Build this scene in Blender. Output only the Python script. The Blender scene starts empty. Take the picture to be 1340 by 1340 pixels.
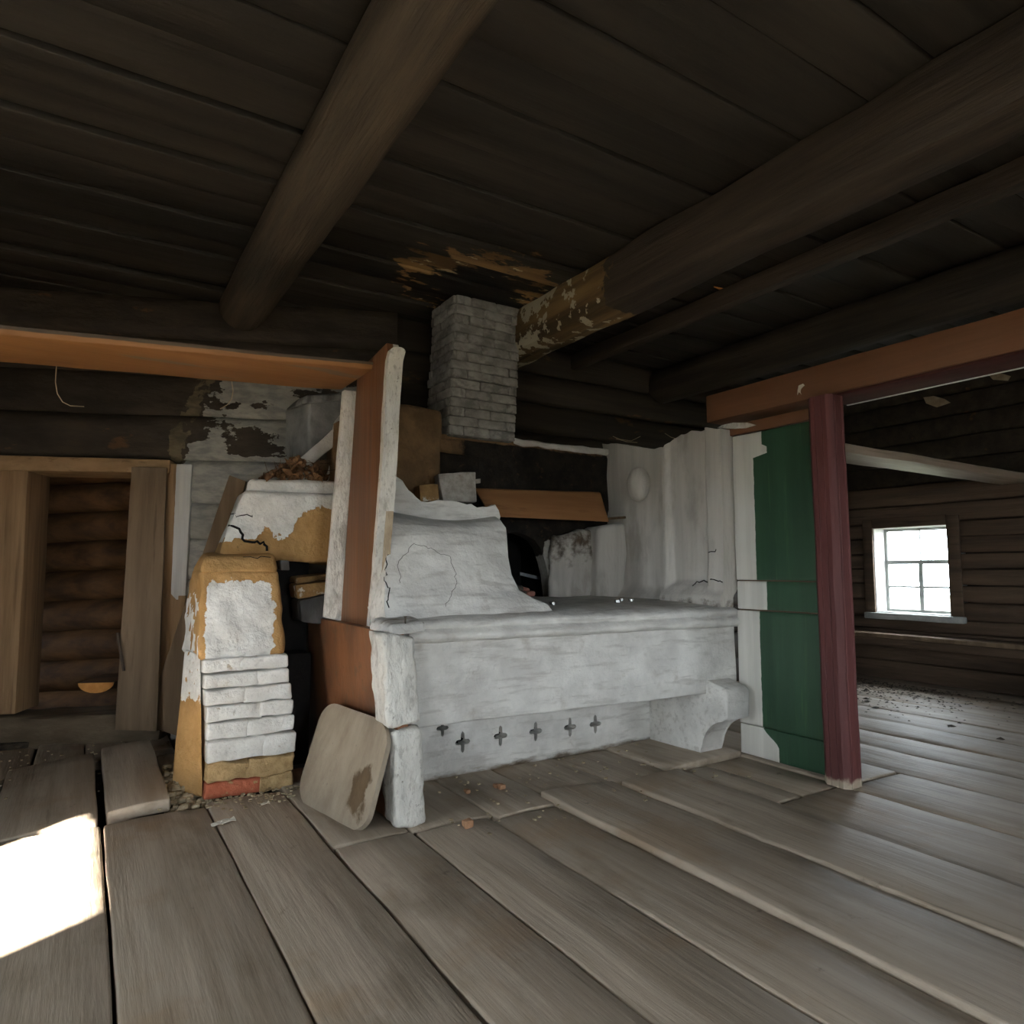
import bpy, bmesh, math, random
from math import radians, sin, cos, pi, tan, atan
from mathutils import Vector, noise, Matrix, geometry
random.seed(7)
S = bpy.context.scene
COL = S.collection

# ------------------------------------------------------------------ camera, sky, sun, exposure
F, CH, YAW, PITCH = 893.0, 1.3, radians(32), atan(75/893.0)
cd = bpy.data.cameras.new('camera'); cam = bpy.data.objects.new('camera', cd); COL.objects.link(cam)
cam.location = (0, 0, CH); cam.rotation_euler = (pi/2+PITCH, 0, -YAW)
cd.sensor_width = 36; cd.lens = F*36/1340; cd.clip_start = .05
S.camera = cam
S.view_settings.view_transform = 'Standard'; S.view_settings.look = 'None'
S.view_settings.gamma = 1; S.view_settings.use_curve_mapping = False
S.view_settings.exposure = 0.47
w = bpy.data.worlds.new('sky'); S.world = w; w.use_nodes = True
bg = w.node_tree.nodes['Background']
bg.inputs[0].default_value = (.84, .93, 1.0, 1); bg.inputs[1].default_value = 24.0
sl = bpy.data.lights.new('sun', 'SUN'); sl.energy = 120; sl.angle = radians(1.2); sl.color = (1, .93, .82)
so = bpy.data.objects.new('sun', sl); COL.objects.link(so)
so.rotation_euler = Vector((2.15, 1.30, -1.35)).to_track_quat('-Z', 'Y').to_euler()
S.cycles.use_denoising = True
S.cycles.max_bounces = 8; S.cycles.diffuse_bounces = 6
S.cycles.sample_clamp_indirect = 6

# ------------------------------------------------------------------ where a sight line meets a real plane of the house (survey of the photo)
FW = Vector((sin(YAW)*cos(PITCH), cos(YAW)*cos(PITCH), sin(PITCH)))
RT = Vector((cos(YAW), -sin(YAW), 0)); UP = RT.cross(FW); EYE = Vector((0, 0, CH))
def ray(px, py): return FW*F + RT*(px-670) - UP*(py-670)
def onz(px, py, z=0.0): d = ray(px, py); return EYE+d*((z-CH)/d.z)
def onx(px, py, x): d = ray(px, py); return EYE+d*(x/d.x)
def ony(px, py, y): d = ray(px, py); return EYE+d*(y/d.y)
# left half of the back wall stands skew
WA = Vector((-.6, 6.6, 0)); WE = Vector((2.8, -1.1, 0)).normalized(); WN = Vector((WE.y, -WE.x, 0))
def onw(px, py, off=0.0):
    d = ray(px, py); p0 = WA+WN*off; k = (p0-EYE).dot(WN)/d.dot(WN); return EYE+d*k
def wpt(t, z, off=0.0): p = WA+WE*t+WN*off; return Vector((p.x, p.y, z))
def wt(p): return (p-WA).dot(WE)

# ------------------------------------------------------------------ materials
def lin(c): return tuple((x/12.92 if x <= .04045 else ((x+.055)/1.055)**2.4) for x in [v/255 for v in c])+(1,)
MATS = {}
def mat(name, c0, c1, scale=6, stretch=(1, 1, 1), rough=.85, bump=.25, bscale=None, bstretch=None, over=(), var=0.0, spec=.25, detail=8, metal=0.0, bdist=.02):
    m = bpy.data.materials.new(name); m.use_nodes = True; nt = m.node_tree; N = nt.nodes; L = nt.links
    b = N['Principled BSDF']
    tc = N.new('ShaderNodeTexCoord'); oi = N.new('ShaderNodeObjectInfo')
    off = N.new('ShaderNodeVectorMath'); off.operation = 'MULTIPLY_ADD'
    mul = N.new('ShaderNodeVectorMath'); mul.operation = 'SCALE'; mul.inputs[0].default_value = (13.1, 7.7, 5.3)
    L.new(oi.outputs['Random'], mul.inputs['Scale'])
    add = N.new('ShaderNodeVectorMath'); add.operation = 'ADD'
    L.new(tc.outputs['Object'], add.inputs[0]); L.new(mul.outputs[0], add.inputs[1])
    def nz(sc, st, det=detail, rg=.6):
        mp = N.new('ShaderNodeMapping'); mp.inputs['Scale'].default_value = st
        L.new(add.outputs[0], mp.inputs['Vector'])
        t = N.new('ShaderNodeTexNoise'); t.inputs['Scale'].default_value = sc; t.inputs['Detail'].default_value = det
        t.inputs['Roughness'].default_value = rg
        L.new(mp.outputs[0], t.inputs['Vector']); return t.outputs['Fac']
    def mr(src, lo, hi):
        r = N.new('ShaderNodeMapRange'); r.interpolation_type = 'SMOOTHSTEP'
        r.inputs['From Min'].default_value = lo; r.inputs['From Max'].default_value = hi
        L.new(src, r.inputs['Value']); return r.outputs['Result']
    def mix(fac, a, bb):
        x = N.new('ShaderNodeMix'); x.data_type = 'RGBA'
        L.new(fac, x.inputs['Factor'])
        for i, v in ((6, a), (7, bb)):
            if isinstance(v, tuple): x.inputs[i].default_value = v
            else: L.new(v, x.inputs[i])
        return x.outputs[2]
    base = nz(scale, stretch)
    col = mix(mr(base, .3, .7), lin(c0), lin(c1))
    for o in over:
        n = nz(o.get('scale', 8), o.get('stretch', (1, 1, 1)))
        if o.get('attr'):
            at = N.new('ShaderNodeAttribute'); at.attribute_name = o['attr']
            ma = N.new('ShaderNodeMath'); ma.operation = 'MULTIPLY_ADD'
            L.new(n, ma.inputs[0]); ma.inputs[1].default_value = o.get('amp', .6); 
            sb = N.new('ShaderNodeMath'); sb.operation = 'SUBTRACT'; L.new(at.outputs['Fac'], sb.inputs[0]); sb.inputs[1].default_value = o.get('amp', .6)*.5
            L.new(sb.outputs[0], ma.inputs[2]); src = ma.outputs[0]
        else: src = n
        f = mr(src, o.get('lo', .45), o.get('hi', .55))
        if o.get('k', 1) != 1:
            q = N.new('ShaderNodeMath'); q.operation = 'MULTIPLY'; L.new(f, q.inputs[0]); q.inputs[1].default_value = o['k']; f = q.outputs[0]
        oc = o['col']
        if isinstance(oc[0], tuple): oc = mix(mr(nz(o.get('cs', scale*1.7), o.get('cst', stretch)), .35, .65), lin(oc[0]), lin(oc[1]))
        else: oc = lin(oc)
        col = mix(f, col, oc)
    if var:
        vm = N.new('ShaderNodeMapRange'); vm.inputs['To Min'].default_value = 1-var; vm.inputs['To Max'].default_value = 1+var
        L.new(oi.outputs['Random'], vm.inputs['Value'])
        hs = N.new('ShaderNodeHueSaturation'); L.new(vm.outputs[0], hs.inputs['Value']); L.new(col, hs.inputs['Color']); col = hs.outputs[0]
    L.new(col, b.inputs['Base Color'])
    b.inputs['Roughness'].default_value = rough; b.inputs['Metallic'].default_value = metal
    b.inputs['Specular IOR Level'].default_value = spec
    if bump:
        bp = N.new('ShaderNodeBump'); bp.inputs['Strength'].default_value = bump; bp.inputs['Distance'].default_value = bdist
        L.new(nz(bscale or scale*3, bstretch or stretch), bp.inputs['Height']); L.new(bp.outputs[0], b.inputs['Normal'])
    MATS[name] = m; return m
GX, GY, GZ = (.07, 1, 1), (1, .07, 1), (1, 1, .06)
mat('floor_wood', (146, 132, 115), (174, 160, 143), 9, GY, .58, .35, 26, GY, [
    dict(col=(104, 90, 72), scale=3.2, stretch=(1, .45, 1), lo=.52, hi=.74, k=.6),
    dict(col=(92, 82, 68), scale=40, stretch=(1, .04, 1), lo=.60, hi=.72, k=.45),
    dict(col=(146, 120, 92), scale=1.7, lo=.55, hi=.7, k=.5),
    dict(col=(74, 62, 50), scale=9, lo=.66, hi=.75, k=.5)], var=.08)
mat('floor_dirt', (42, 36, 30), (72, 62, 50), 14, bump=.6)
mat('ceiling_wood', (35, 32, 27), (55, 50, 43), 7, GX, .62, .35, 22, GX, [
    dict(col=(92, 84, 60), scale=120, lo=.66, hi=.74, k=.5),
    dict(attr='mask', col=((112, 86, 54), (176, 138, 88)), scale=6, stretch=(.45, 1, 1), amp=1.1, lo=.40, hi=.46, cs=5),
    dict(attr='mask', col=(206, 188, 150), scale=12, stretch=(.4, 1, 1), amp=2.6, lo=.86, hi=.92),
    dict(attr='core', col=(26, 22, 18), scale=8, stretch=(.4, 1, 1), amp=1.6, lo=.5, hi=.58)], var=.12, spec=.3)
mat('log_soot', (44, 38, 32), (66, 57, 47), 8, GX, .7, .5, 20, GX, [
    dict(col=(104, 74, 48), scale=5, stretch=(.35, 1, 1), lo=.64, hi=.7, k=.7),
    dict(attr='mask', col=((128, 128, 126), (158, 156, 148)), scale=4.5, stretch=(.4, 1, 1), amp=2.3, lo=.47, hi=.51, cs=20),
    dict(attr='edge', col=((78, 70, 55), (106, 96, 76)), scale=9, amp=1.6, lo=.55, hi=.65)], var=.12)
mat('log_brown', (72, 59, 48), (102, 84, 68), 8, GY, .75, .4, 22, GY, [
    dict(col=(52, 41, 33), scale=30, stretch=(1, .05, 1), lo=.58, hi=.7, k=.6)], var=.1)
mat('log_hall', (70, 50, 34), (116, 84, 54), 7, GX, .7, .4, 24, GX, [dict(col=(60, 42, 30), scale=4, stretch=(.3, 1, 1), lo=.55, hi=.7, k=.7)], var=.15)
mat('beam_soot', (44, 38, 32), (72, 62, 52), 9, GY, .6, .5, 24, GY, [dict(col=(104, 92, 70), scale=150, lo=.64, hi=.72, k=.6),
    dict(attr='mask', col=((74, 60, 40), (136, 110, 72)), scale=5, amp=1.1, lo=.45, hi=.5, cs=6),
    dict(attr='mask', col=(186, 178, 156), scale=7, amp=2.6, lo=1.12, hi=1.16)], var=.12)
mat('log_grey', (56, 49, 40), (84, 73, 59), 12, GY, .75, .6, 40, GY, [dict(col=(54, 47, 40), scale=70, lo=.6, hi=.68, k=.6)])
mat('raw_wood', (128, 102, 74), (162, 132, 98), 11, GZ, .75, .25, 34, GZ, [dict(col=(98, 76, 54), scale=24, stretch=(1, 1, .03), lo=.56, hi=.68, k=.6),
    dict(attr='mask', col=((188, 188, 186), (206, 205, 200)), scale=9, amp=.35, lo=.47, hi=.53)], var=.08)
mat('raw_wood_flat', (140, 112, 80), (172, 140, 104), 11, GX, .75, .25, 34, GX, [dict(col=(104, 80, 56), scale=24, stretch=(.03, 1, 1), lo=.56, hi=.68, k=.6)], var=.08)
mat('grey_board', (104, 88, 70), (132, 112, 90), 10, GZ, .8, .25, 30, GZ, [dict(col=(80, 66, 52), scale=26, stretch=(1, 1, .03), lo=.58, hi=.7, k=.6)], var=.08)
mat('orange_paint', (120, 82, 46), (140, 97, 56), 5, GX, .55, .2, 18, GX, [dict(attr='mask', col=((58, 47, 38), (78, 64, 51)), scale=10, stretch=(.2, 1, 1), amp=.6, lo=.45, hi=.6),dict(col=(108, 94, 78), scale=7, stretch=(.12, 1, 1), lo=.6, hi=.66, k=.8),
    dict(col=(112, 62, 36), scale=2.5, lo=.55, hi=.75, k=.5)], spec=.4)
mat('orange_paint_y', (98, 66, 44), (116, 79, 53), 5, GY, .55, .2, 18, GY, [dict(col=(112, 66, 40), scale=2.5, lo=.55, hi=.75, k=.5)], spec=.4)
mat('rust_paint', (98, 66, 43), (124, 82, 52), 6, GZ, .55, .25, 24, GZ, [dict(col=(98, 72, 54), scale=22, stretch=(1, 1, .025), lo=.54, hi=.66, k=.8),
    dict(attr='mask', col=((196, 192, 182), (212, 208, 198)), scale=14, amp=.5, lo=.47, hi=.53)], spec=.4)
mat('rust_panel', (100, 66, 44), (134, 89, 58), 5, (1, 1, .5), .5, .2, 16, None, [dict(col=(96, 78, 60), scale=9, lo=.56, hi=.64, k=.6)], spec=.4)
mat('maroon_paint', (78, 43, 42), (94, 51, 49), 7, GZ, .62, .25, 30, GZ, [dict(col=(140, 96, 92), scale=38, stretch=(1, 1, .05), lo=.64, hi=.74, k=.3),
    dict(col=(104, 34, 38), scale=2.2, stretch=(1, 1, .3), lo=.56, hi=.7, k=.7), dict(attr='mask', col=(160, 146, 128), scale=12, amp=.5, lo=.45, hi=.6)], spec=.3)
mat('green_paint', (34, 62, 44), (45, 76, 54), 7, GZ, .45, .2, 26, GZ, [dict(col=(66, 96, 62), scale=30, stretch=(1, 1, .05), lo=.58, hi=.7, k=.5),
    dict(attr='mask', col=((190, 188, 180), (206, 204, 196)), scale=16, amp=.22, lo=.48, hi=.52)], spec=.5)
mat('whitewash', (192, 190, 185), (220, 218, 212), 4, (1, 1, 1), .9, .5, 26, None, [dict(col=(158, 150, 138), scale=6, lo=.58, hi=.75, k=.55),
    dict(col=(168, 164, 157), scale=26, stretch=(.15, 1, 1), lo=.5, hi=.68, k=.6), dict(col=(120, 112, 100), scale=60, lo=.68, hi=.74, k=.6),
    dict(attr='dirt', col=((112, 98, 80), (86, 74, 60)), scale=14, stretch=(.3, 1, 1), amp=.8, lo=.45, hi=.75)], spec=.15)
mat('whitewash_v', (170, 166, 158), (198, 194, 186), 5, GZ, .9, .4, 24, (1, 1, .3), [dict(col=(140, 132, 122), scale=4, stretch=(1, 1, .4), lo=.52, hi=.72, k=.6),
    dict(attr='dirt', col=((96, 84, 70), (66, 58, 50)), scale=14, amp=.8, lo=.45, hi=.75)], spec=.15)
mat('white_edge', (190, 188, 181), (214, 211, 203), 9, (1, 1, .4), .85, 1.0, 22, None, [dict(col=(136, 127, 115), scale=7, stretch=(1, 1, .6), lo=.55, hi=.7, k=.6), dict(col=(150, 145, 136), scale=44, stretch=(1, 1, .5), lo=.54, hi=.64, k=.5), dict(col=(96, 88, 78), scale=26, lo=.67, hi=.72, k=.6),
    dict(attr='mask', col=((150, 134, 112), (176, 160, 136)), scale=18, amp=.5, lo=.45, hi=.55)])
mat('pier_plaster', (158, 122, 76), (180, 143, 94), 5, (1, 1, 1), .95, .7, 26, None, [
    dict(attr='mask', col=((214, 213, 208), (232, 231, 226)), scale=13, amp=1.7, lo=.47, hi=.52, cs=12),
    dict(col=(120, 96, 66), scale=18, lo=.66, hi=.74, k=.6)])
mat('pier_brick', (212, 210, 204), (232, 231, 226), 9, (1, 1, 1), .95, .8, 16, None, [dict(col=(150, 132, 102), scale=13, lo=.62, hi=.7, k=.85),
    dict(col=(184, 182, 178), scale=30, lo=.55, hi=.7, k=.5)], var=.04)
mat('pier_mud', (150, 124, 86), (184, 158, 116), 16, (1, 1, 1), .95, 1.0, 24, None, [dict(col=(92, 76, 54), scale=22, lo=.6, hi=.7, k=.6)])
mat('pier_red', (158, 86, 62), (180, 104, 78), 14, (1, 1, 1), .9, .5, 40, None, [dict(col=(170, 142, 102), scale=18, lo=.6, hi=.68)])
mat('tan_plaster', (92, 72, 50), (124, 98, 68), 6, (1, 1, 1), .95, .6, 24, None, [
    dict(attr='soot', col=((22, 19, 16), (40, 34, 28)), scale=7, amp=.8, lo=.42, hi=.6, cs=9),
    dict(attr='mask', col=((150, 146, 138), (178, 174, 166)), scale=12, amp=.7, lo=.45, hi=.55),
    dict(col=(82, 62, 42), scale=20, lo=.6, hi=.7, k=.5)])
mat('chimney_brick', (134, 131, 126), (164, 160, 154), 10, (.25, .25, .1), .95, .6, 30, None, [dict(col=(112, 110, 106), scale=7, stretch=(.25, .25, .1), lo=.5, hi=.62, k=.7)], var=.15)
mat('chimney_core', (92, 88, 82), (124, 120, 112), 14, bump=.7)
mat('grey_plaster', (112, 112, 112), (152, 151, 148), 5, (1, 1, 1), .95, .4, 20, None, [dict(col=(70, 68, 66), scale=4, stretch=(1, 1, .35), lo=.54, hi=.66, k=.8)])
mat('speckled_block', (140, 134, 126), (170, 164, 156), 22, (1, 1, 1), .95, .5, 40, None, [dict(col=(110, 76, 62), scale=16, lo=.62, hi=.68)])
mat('tan_brick', (120, 92, 58), (150, 118, 76), 12, (1, 1, 1), .95, .6, 30, None, [dict(col=(190, 184, 172), scale=10, lo=.6, hi=.66)], var=.1)
mat('red_brick', (128, 84, 74), (156, 108, 94), 12, bump=.6, var=.15)
mat('hearth_plank', (132, 92, 58), (158, 114, 74), 8, GX, .7, .2, 28, GX, [dict(col=(98, 66, 42), scale=5, stretch=(.15, 1, 1), lo=.56, hi=.64, k=.6)])
mat('lid_wood', (132, 120, 104), (160, 148, 130), 5, (1, 1, .4), .8, .25, 30, None, [dict(attr='mask', col=((86, 70, 52), (106, 88, 66)), scale=7, amp=.9, lo=.47, hi=.6),
    dict(col=(110, 98, 84), scale=40, lo=.66, hi=.72, k=.7)])
mat('leaf', (84, 60, 40), (136, 102, 70), 20, bump=.2, var=.3)
mat('twig', (70, 54, 40), (110, 90, 66), 20, bump=.2)
mat('metal_dark', (54, 52, 50), (96, 94, 92), 8, (1, 1, .4), .6, .3, 20, None, [dict(col=(180, 176, 170), scale=9, stretch=(1, 1, .2), lo=.62, hi=.7), dict(col=(120, 80, 56), scale=7, stretch=(1, 1, .2), lo=.6, hi=.66)])
mat('tin', (200, 200, 202), (225, 225, 226), 9, rough=.25, bump=0, metal=1.0)
mat('wax', (224, 222, 214), (236, 234, 228), 9, rough=.5, bump=0)
mat('strip_metal', (120, 122, 126), (150, 152, 156), 20, rough=.5, bump=.1)
mat('window_white', (214, 214, 212), (230, 230, 228), 6, rough=.6, bump=.1)
mat('sash_grey', (150, 152, 148), (178, 180, 176), 8, rough=.7, bump=.2)
mat('paper', (206, 200, 186), (228, 224, 212), 12, rough=.9, bump=.1)
mat('peel', (150, 132, 108), (180, 164, 140), 12, rough=.9, bump=.2)
mat('rubble', (134, 118, 92), (178, 164, 138), 18, (1, 1, 1), .95, .5, var=.3)
mat('stone', (150, 112, 84), (176, 136, 106), 16, bump=.4, var=.2)
mat('soil', (52, 46, 40), (88, 80, 70), 12, bump=.5)
mat('soil_outside', (58, 60, 44), (78, 76, 58), 2, bump=.3)
mat('shelf_wood', (138, 122, 108), (166, 150, 135), 11, GX, .5, .25, 34, GX, [dict(col=(104, 88, 74), scale=24, stretch=(.03, 1, 1), lo=.56, hi=.68, k=.5)], spec=.4)
mat('threshold_wood', (84, 72, 57), (110, 96, 78), 9, GX, .8, .5, 26, GX)
mat('maroon_dark', (64, 36, 34), (80, 45, 42), 7, GY, .75, .2, 30, GY, spec=.15)
mat('iron', (60, 52, 46), (84, 72, 60), 20, bump=.2)
mat('fresh_cut', (196, 130, 66), (222, 160, 92), 10, rough=.8, bump=.3)
mat('black', (14, 12, 11), (24, 21, 18), 8, bump=.3)
gm = bpy.data.materials.new('window_glass'); gm.use_nodes = True
_n = gm.node_tree.nodes; _l = gm.node_tree.links
_g = _n.new('ShaderNodeBsdfGlossy'); _g.inputs['Roughness'].default_value = .02; _t = _n.new('ShaderNodeBsdfTransparent'); _m = _n.new('ShaderNodeMixShader')
_m.inputs[0].default_value = .06; _l.new(_t.outputs[0], _m.inputs[1]); _l.new(_g.outputs[0], _m.inputs[2]); _l.new(_m.outputs[0], _n['Material Output'].inputs[0]); MATS['window_glass'] = gm

# ------------------------------------------------------------------ building helpers
WL = {}
def nv(p, f, seed=0): return noise.noise_vector(Vector(p)*f+Vector((seed*3.17, seed*1.31, seed*7.7)))
def rbox(bm, lo, hi, step=.12, rad=.01, amp=.003, freq=5., fn=None, seed=0):
    lo, hi = list(lo), list(hi); ax = []; R = []
    for a in range(3):
        Ln = hi[a]-lo[a]; r = min(rad, Ln*.45); n = max(1, int(round((Ln-2*r)/step))); R.append(r)
        ax.append([lo[a]]+[lo[a]+r+(Ln-2*r)*i/n for i in range(n+1)]+[hi[a]])
    n = [len(a)-1 for a in ax]; V = {}
    def gv(i, j, k):
        key = (i, j, k)
        if key in V: return V[key]
        p = Vector((ax[0][i], ax[1][j], ax[2][k])); inn = Vector([min(max(p[a], lo[a]+R[a]), hi[a]-R[a]) for a in range(3)])
        d = Vector([(p[a]-inn[a])/R[a] if R[a] else 0 for a in range(3)])
        if d.length > 1: d.normalize()
        p = inn+Vector([d[a]*R[a] for a in range(3)])
        if amp: p = p+nv(p, freq, seed)*amp
        if fn: p = fn(p)
        V[key] = bm.verts.new(p); return V[key]
    for a in range(3):
        b, c = (a+1) % 3, (a+2) % 3
        for e in (0, n[a]):
            for i in range(n[b]):
                for j in range(n[c]):
                    q = []
                    for (u, v) in ((i, j), (i+1, j), (i+1, j+1), (i, j+1)):
                        k = [0, 0, 0]; k[a] = e; k[b] = u; k[c] = v; q.append(gv(*k))
                    if e == 0: q.reverse()
                    bm.faces.new(q)
def qbox(bm, q, back, step=.1, rad=.01, amp=.003, freq=5., seed=0):
    """block between a front quad (bottom left, bottom right, top right, top left) and a back quad or offset"""
    A, B, C, D = [Vector(v) for v in q]
    if isinstance(back, (list, tuple)) and len(back) == 4: K = [Vector(v) for v in back]
    else: K = [v+Vector(back) for v in (A, B, C, D)]
    lx = ((B-A).length+(C-D).length)/2; ly = ((D-A).length+(C-B).length)/2; lz = max(.005, sum((k-v).length for k, v in zip(K, (A, B, C, D)))/4)
    def fn(p):
        u, v, t = p.x/lx, p.y/ly, p.z/lz
        f = (A*(1-u)+B*u)*(1-v)+(D*(1-u)+C*u)*v; g = (K[0]*(1-u)+K[1]*u)*(1-v)+(K[3]*(1-u)+K[2]*u)*v
        return f*(1-t)+g*t
    rbox(bm, (0, 0, 0), (lx, ly, lz), step, rad, amp, freq, fn, seed)
def prism(bm, pts, vec, bev=0.0):
    a = [bm.verts.new(p) for p in pts]; b = [bm.verts.new(Vector(p)+Vector(vec)) for p in pts]; n = len(pts)
    fs = [bm.faces.new(a), bm.faces.new(b[::-1])]
    for i in range(n): fs.append(bm.faces.new((a[i], b[i], b[(i+1) % n], a[(i+1) % n])))
    if bev:
        es = [e for e in fs[0].edges]+[e for e in fs[1].edges]
        bmesh.ops.bevel(bm, geom=es, offset=bev, segments=2, affect='EDGES', profile=.6)
def plog(bm, p0, p1, r0, r1=None, seg=14, rings=10, amp=.012, seed=0, flat=None, fd=.7, freq=2.2):
    """a log; flat = direction of a hewn face kept at fd*r"""
    p0, p1 = Vector(p0), Vector(p1); r1 = r1 or r0; d = (p1-p0).normalized()
    s = d.cross(Vector((0, 0, 1)))
    if s.length < .1: s = d.cross(Vector((0, 1, 0)))
    s.normalize(); u = s.cross(d); R = []
    for i in range(rings+1):
        t = i/rings; c = p0.lerp(p1, t); r = r0+(r1-r0)*t; row = []
        for k in range(seg):
            a = 2*pi*k/seg; o = (s*cos(a)+u*sin(a))*r
            o += o.normalized()*noise.noise((c+o)*freq+Vector((seed*5.1, seed, seed*2.3)))*amp
            if flat is not None:
                for fl in (flat if isinstance(flat, list) else [flat]):
                    fl = Vector(fl); h = o.dot(fl)
                    if h > fd*r: o -= fl*(h-fd*r-noise.noise((c+o)*4)*.006)
            row.append(bm.verts.new(c+o))
        R.append(row)
    for i in range(rings):
        for k in range(seg): bm.faces.new((R[i][k], R[i][(k+1) % seg], R[i+1][(k+1) % seg], R[i+1][k]))
    bm.faces.new(R[0][::-1]); bm.faces.new(R[-1])
def tube(bm, pts, r, seg=5):
    for a, b in zip(pts[:-1], pts[1:]):
        pass
    prev = None; pts = [Vector(p) for p in pts]
    for i, p in enumerate(pts):
        d = (pts[min(i+1, len(pts)-1)]-pts[max(i-1, 0)]).normalized()
        s = d.cross(Vector((.31, .77, .55))).normalized(); u = s.cross(d)
        row = [bm.verts.new(p+(s*cos(2*pi*k/seg)+u*sin(2*pi*k/seg))*r) for k in range(seg)]
        if prev:
            for k in range(seg): bm.faces.new((prev[k], prev[(k+1) % seg], row[(k+1) % seg], row[k]))
        else: bm.faces.new(row[::-1])
        prev = row
    bm.faces.new(prev)
def sheet(bm, f, nu, nw, back=None):
    """surface f(u,w); with back = offset vector or function it becomes a closed shell"""
    G = [[bm.verts.new(f(i/nu, j/nw)) for j in range(nw+1)] for i in range(nu+1)]
    for i in range(nu):
        for j in range(nw): bm.faces.new((G[i][j], G[i+1][j], G[i+1][j+1], G[i][j+1]))
    if back is None: return
    bf = back if callable(back) else (lambda u, w_: f(u, w_)+Vector(back))
    H = [[bm.verts.new(bf(i/nu, j/nw)) for j in range(nw+1)] for i in range(nu+1)]
    for i in range(nu):
        for j in range(nw): bm.faces.new((H[i][j], H[i][j+1], H[i+1][j+1], H[i+1][j]))
    for i in range(nu):
        bm.faces.new((G[i][0], H[i][0], H[i+1][0], G[i+1][0])); bm.faces.new((G[i][nw], G[i+1][nw], H[i+1][nw], H[i][nw]))
    for j in range(nw):
        bm.faces.new((G[0][j], G[0][j+1], H[0][j+1], H[0][j])); bm.faces.new((G[nu][j], H[nu][j], H[nu][j+1], G[nu][j+1]))
def lathe(bm, prof, c, seg=16):
    c = Vector(c); rows = [[bm.verts.new(c+Vector((r*cos(2*pi*k/seg), r*sin(2*pi*k/seg), z))) for k in range(seg)] for r, z in prof]
    for a, b in zip(rows[:-1], rows[1:]):
        for k in range(seg): bm.faces.new((a[k], a[(k+1) % seg], b[(k+1) % seg], b[k]))
    bm.faces.new(rows[0][::-1]); bm.faces.new(rows[-1])
def inpoly(q, lp):
    c = False; n = len(lp)
    for i in range(n):
        (x1, z1), (x2, z2) = lp[i], lp[(i+1) % n]
        if (z1 > q[1]) != (z2 > q[1]) and q[0] < (x2-x1)*(q[1]-z1)/(z2-z1)+x1: c = not c
    return c
def outside(vo, fo, holes):
    r = []
    for f in fo:
        c = ((vo[f[0]].x+vo[f[1]].x+vo[f[2]].x)/3, (vo[f[0]].y+vo[f[1]].y+vo[f[2]].y)/3)
        if not any(inpoly(c, h) for h in holes): r.append(f)
    return r
def holed(bm, outer, holes, to3, vec):
    """plate with holes: outer and holes are 2-D loops, to3 lifts to the world, vec is the thickness"""
    V = []; E = []
    for lp in [outer]+holes:
        s = len(V); V += [Vector(p) for p in lp]; E += [(s+i, s+(i+1) % len(lp)) for i in range(len(lp))]
    vo, eo, fo, *_ = geometry.delaunay_2d_cdt(V, E, [], 1, 1e-5); fo = outside(vo, fo, holes)
    a = [bm.verts.new(to3(p)) for p in vo]; b = [bm.verts.new(to3(p)+Vector(vec)) for p in vo]; cnt = {}
    for f in fo:
        bm.faces.new([a[i] for i in f]); bm.faces.new([b[i] for i in reversed(f)])
        for i in range(len(f)):
            e = (f[i], f[(i+1) % len(f)]); cnt.setdefault(tuple(sorted(e)), []).append(e)
    for es in cnt.values():
        if len(es) == 1:
            i, j = es[0]; bm.faces.new((a[j], a[i], b[i], b[j]))
def new(): return bmesh.new()
def obj(name, bm, m, parent=None, origin=None, sharp=40, paint=None, smooth=True):
    """link a bmesh built in world coordinates as ONE object; paint = {attribute: function of the world position}"""
    bmesh.ops.recalc_face_normals(bm, faces=bm.faces)
    if parent is not None: o0 = WL[parent]
    elif origin is not None: o0 = Vector(origin)
    else:
        xs = [v.co for v in bm.verts]; o0 = Vector(((min(p.x for p in xs)+max(p.x for p in xs))/2, (min(p.y for p in xs)+max(p.y for p in xs))/2, min(p.z for p in xs)))
    me = bpy.data.meshes.new(name); 
    if paint: W = [v.co.copy() for v in bm.verts]
    bmesh.ops.translate(bm, vec=-o0, verts=bm.verts); bm.to_mesh(me); bm.free()
    if paint:
        for k, fn in paint.items():
            at = me.attributes.new(k, 'FLOAT', 'POINT'); at.data.foreach_set('value', [float(fn(p)) for p in W])
    for ms in (m if isinstance(m, (list, tuple)) else [m]): me.materials.append(MATS[ms])
    if smooth:
        me.polygons.foreach_set('use_smooth', [True]*len(me.polygons)); me.set_sharp_from_angle(angle=radians(sharp))
    o = bpy.data.objects.new(name, me); COL.objects.link(o); WL[o] = o0
    if parent is not None: o.parent = parent
    else: o.location = o0
    return o
def tag(o, label, cat, group=None, kind=None):
    o['label'] = label; o['category'] = cat
    if group: o['group'] = group
    if kind: o['kind'] = kind
    return o
def thing(name, label, cat, loc, group=None, kind=None):
    o = bpy.data.objects.new(name, None); COL.objects.link(o); o.location = loc; o.empty_display_size = .1; WL[o] = Vector(loc)
    return tag(o, label, cat, group, kind)
def copy_part(src, parent, loc=None, rot=None, scale=None):
    c = src.copy(); COL.objects.link(c); c.parent = parent
    if loc is not None: c.location = Vector(loc)-WL[parent]
    if rot is not None: c.rotation_euler = rot
    if scale is not None: c.scale = scale
    return c
def smooth01(x, a, b):
    t = min(1, max(0, (x-a)/(b-a))); return t*t*(3-2*t)

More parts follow.
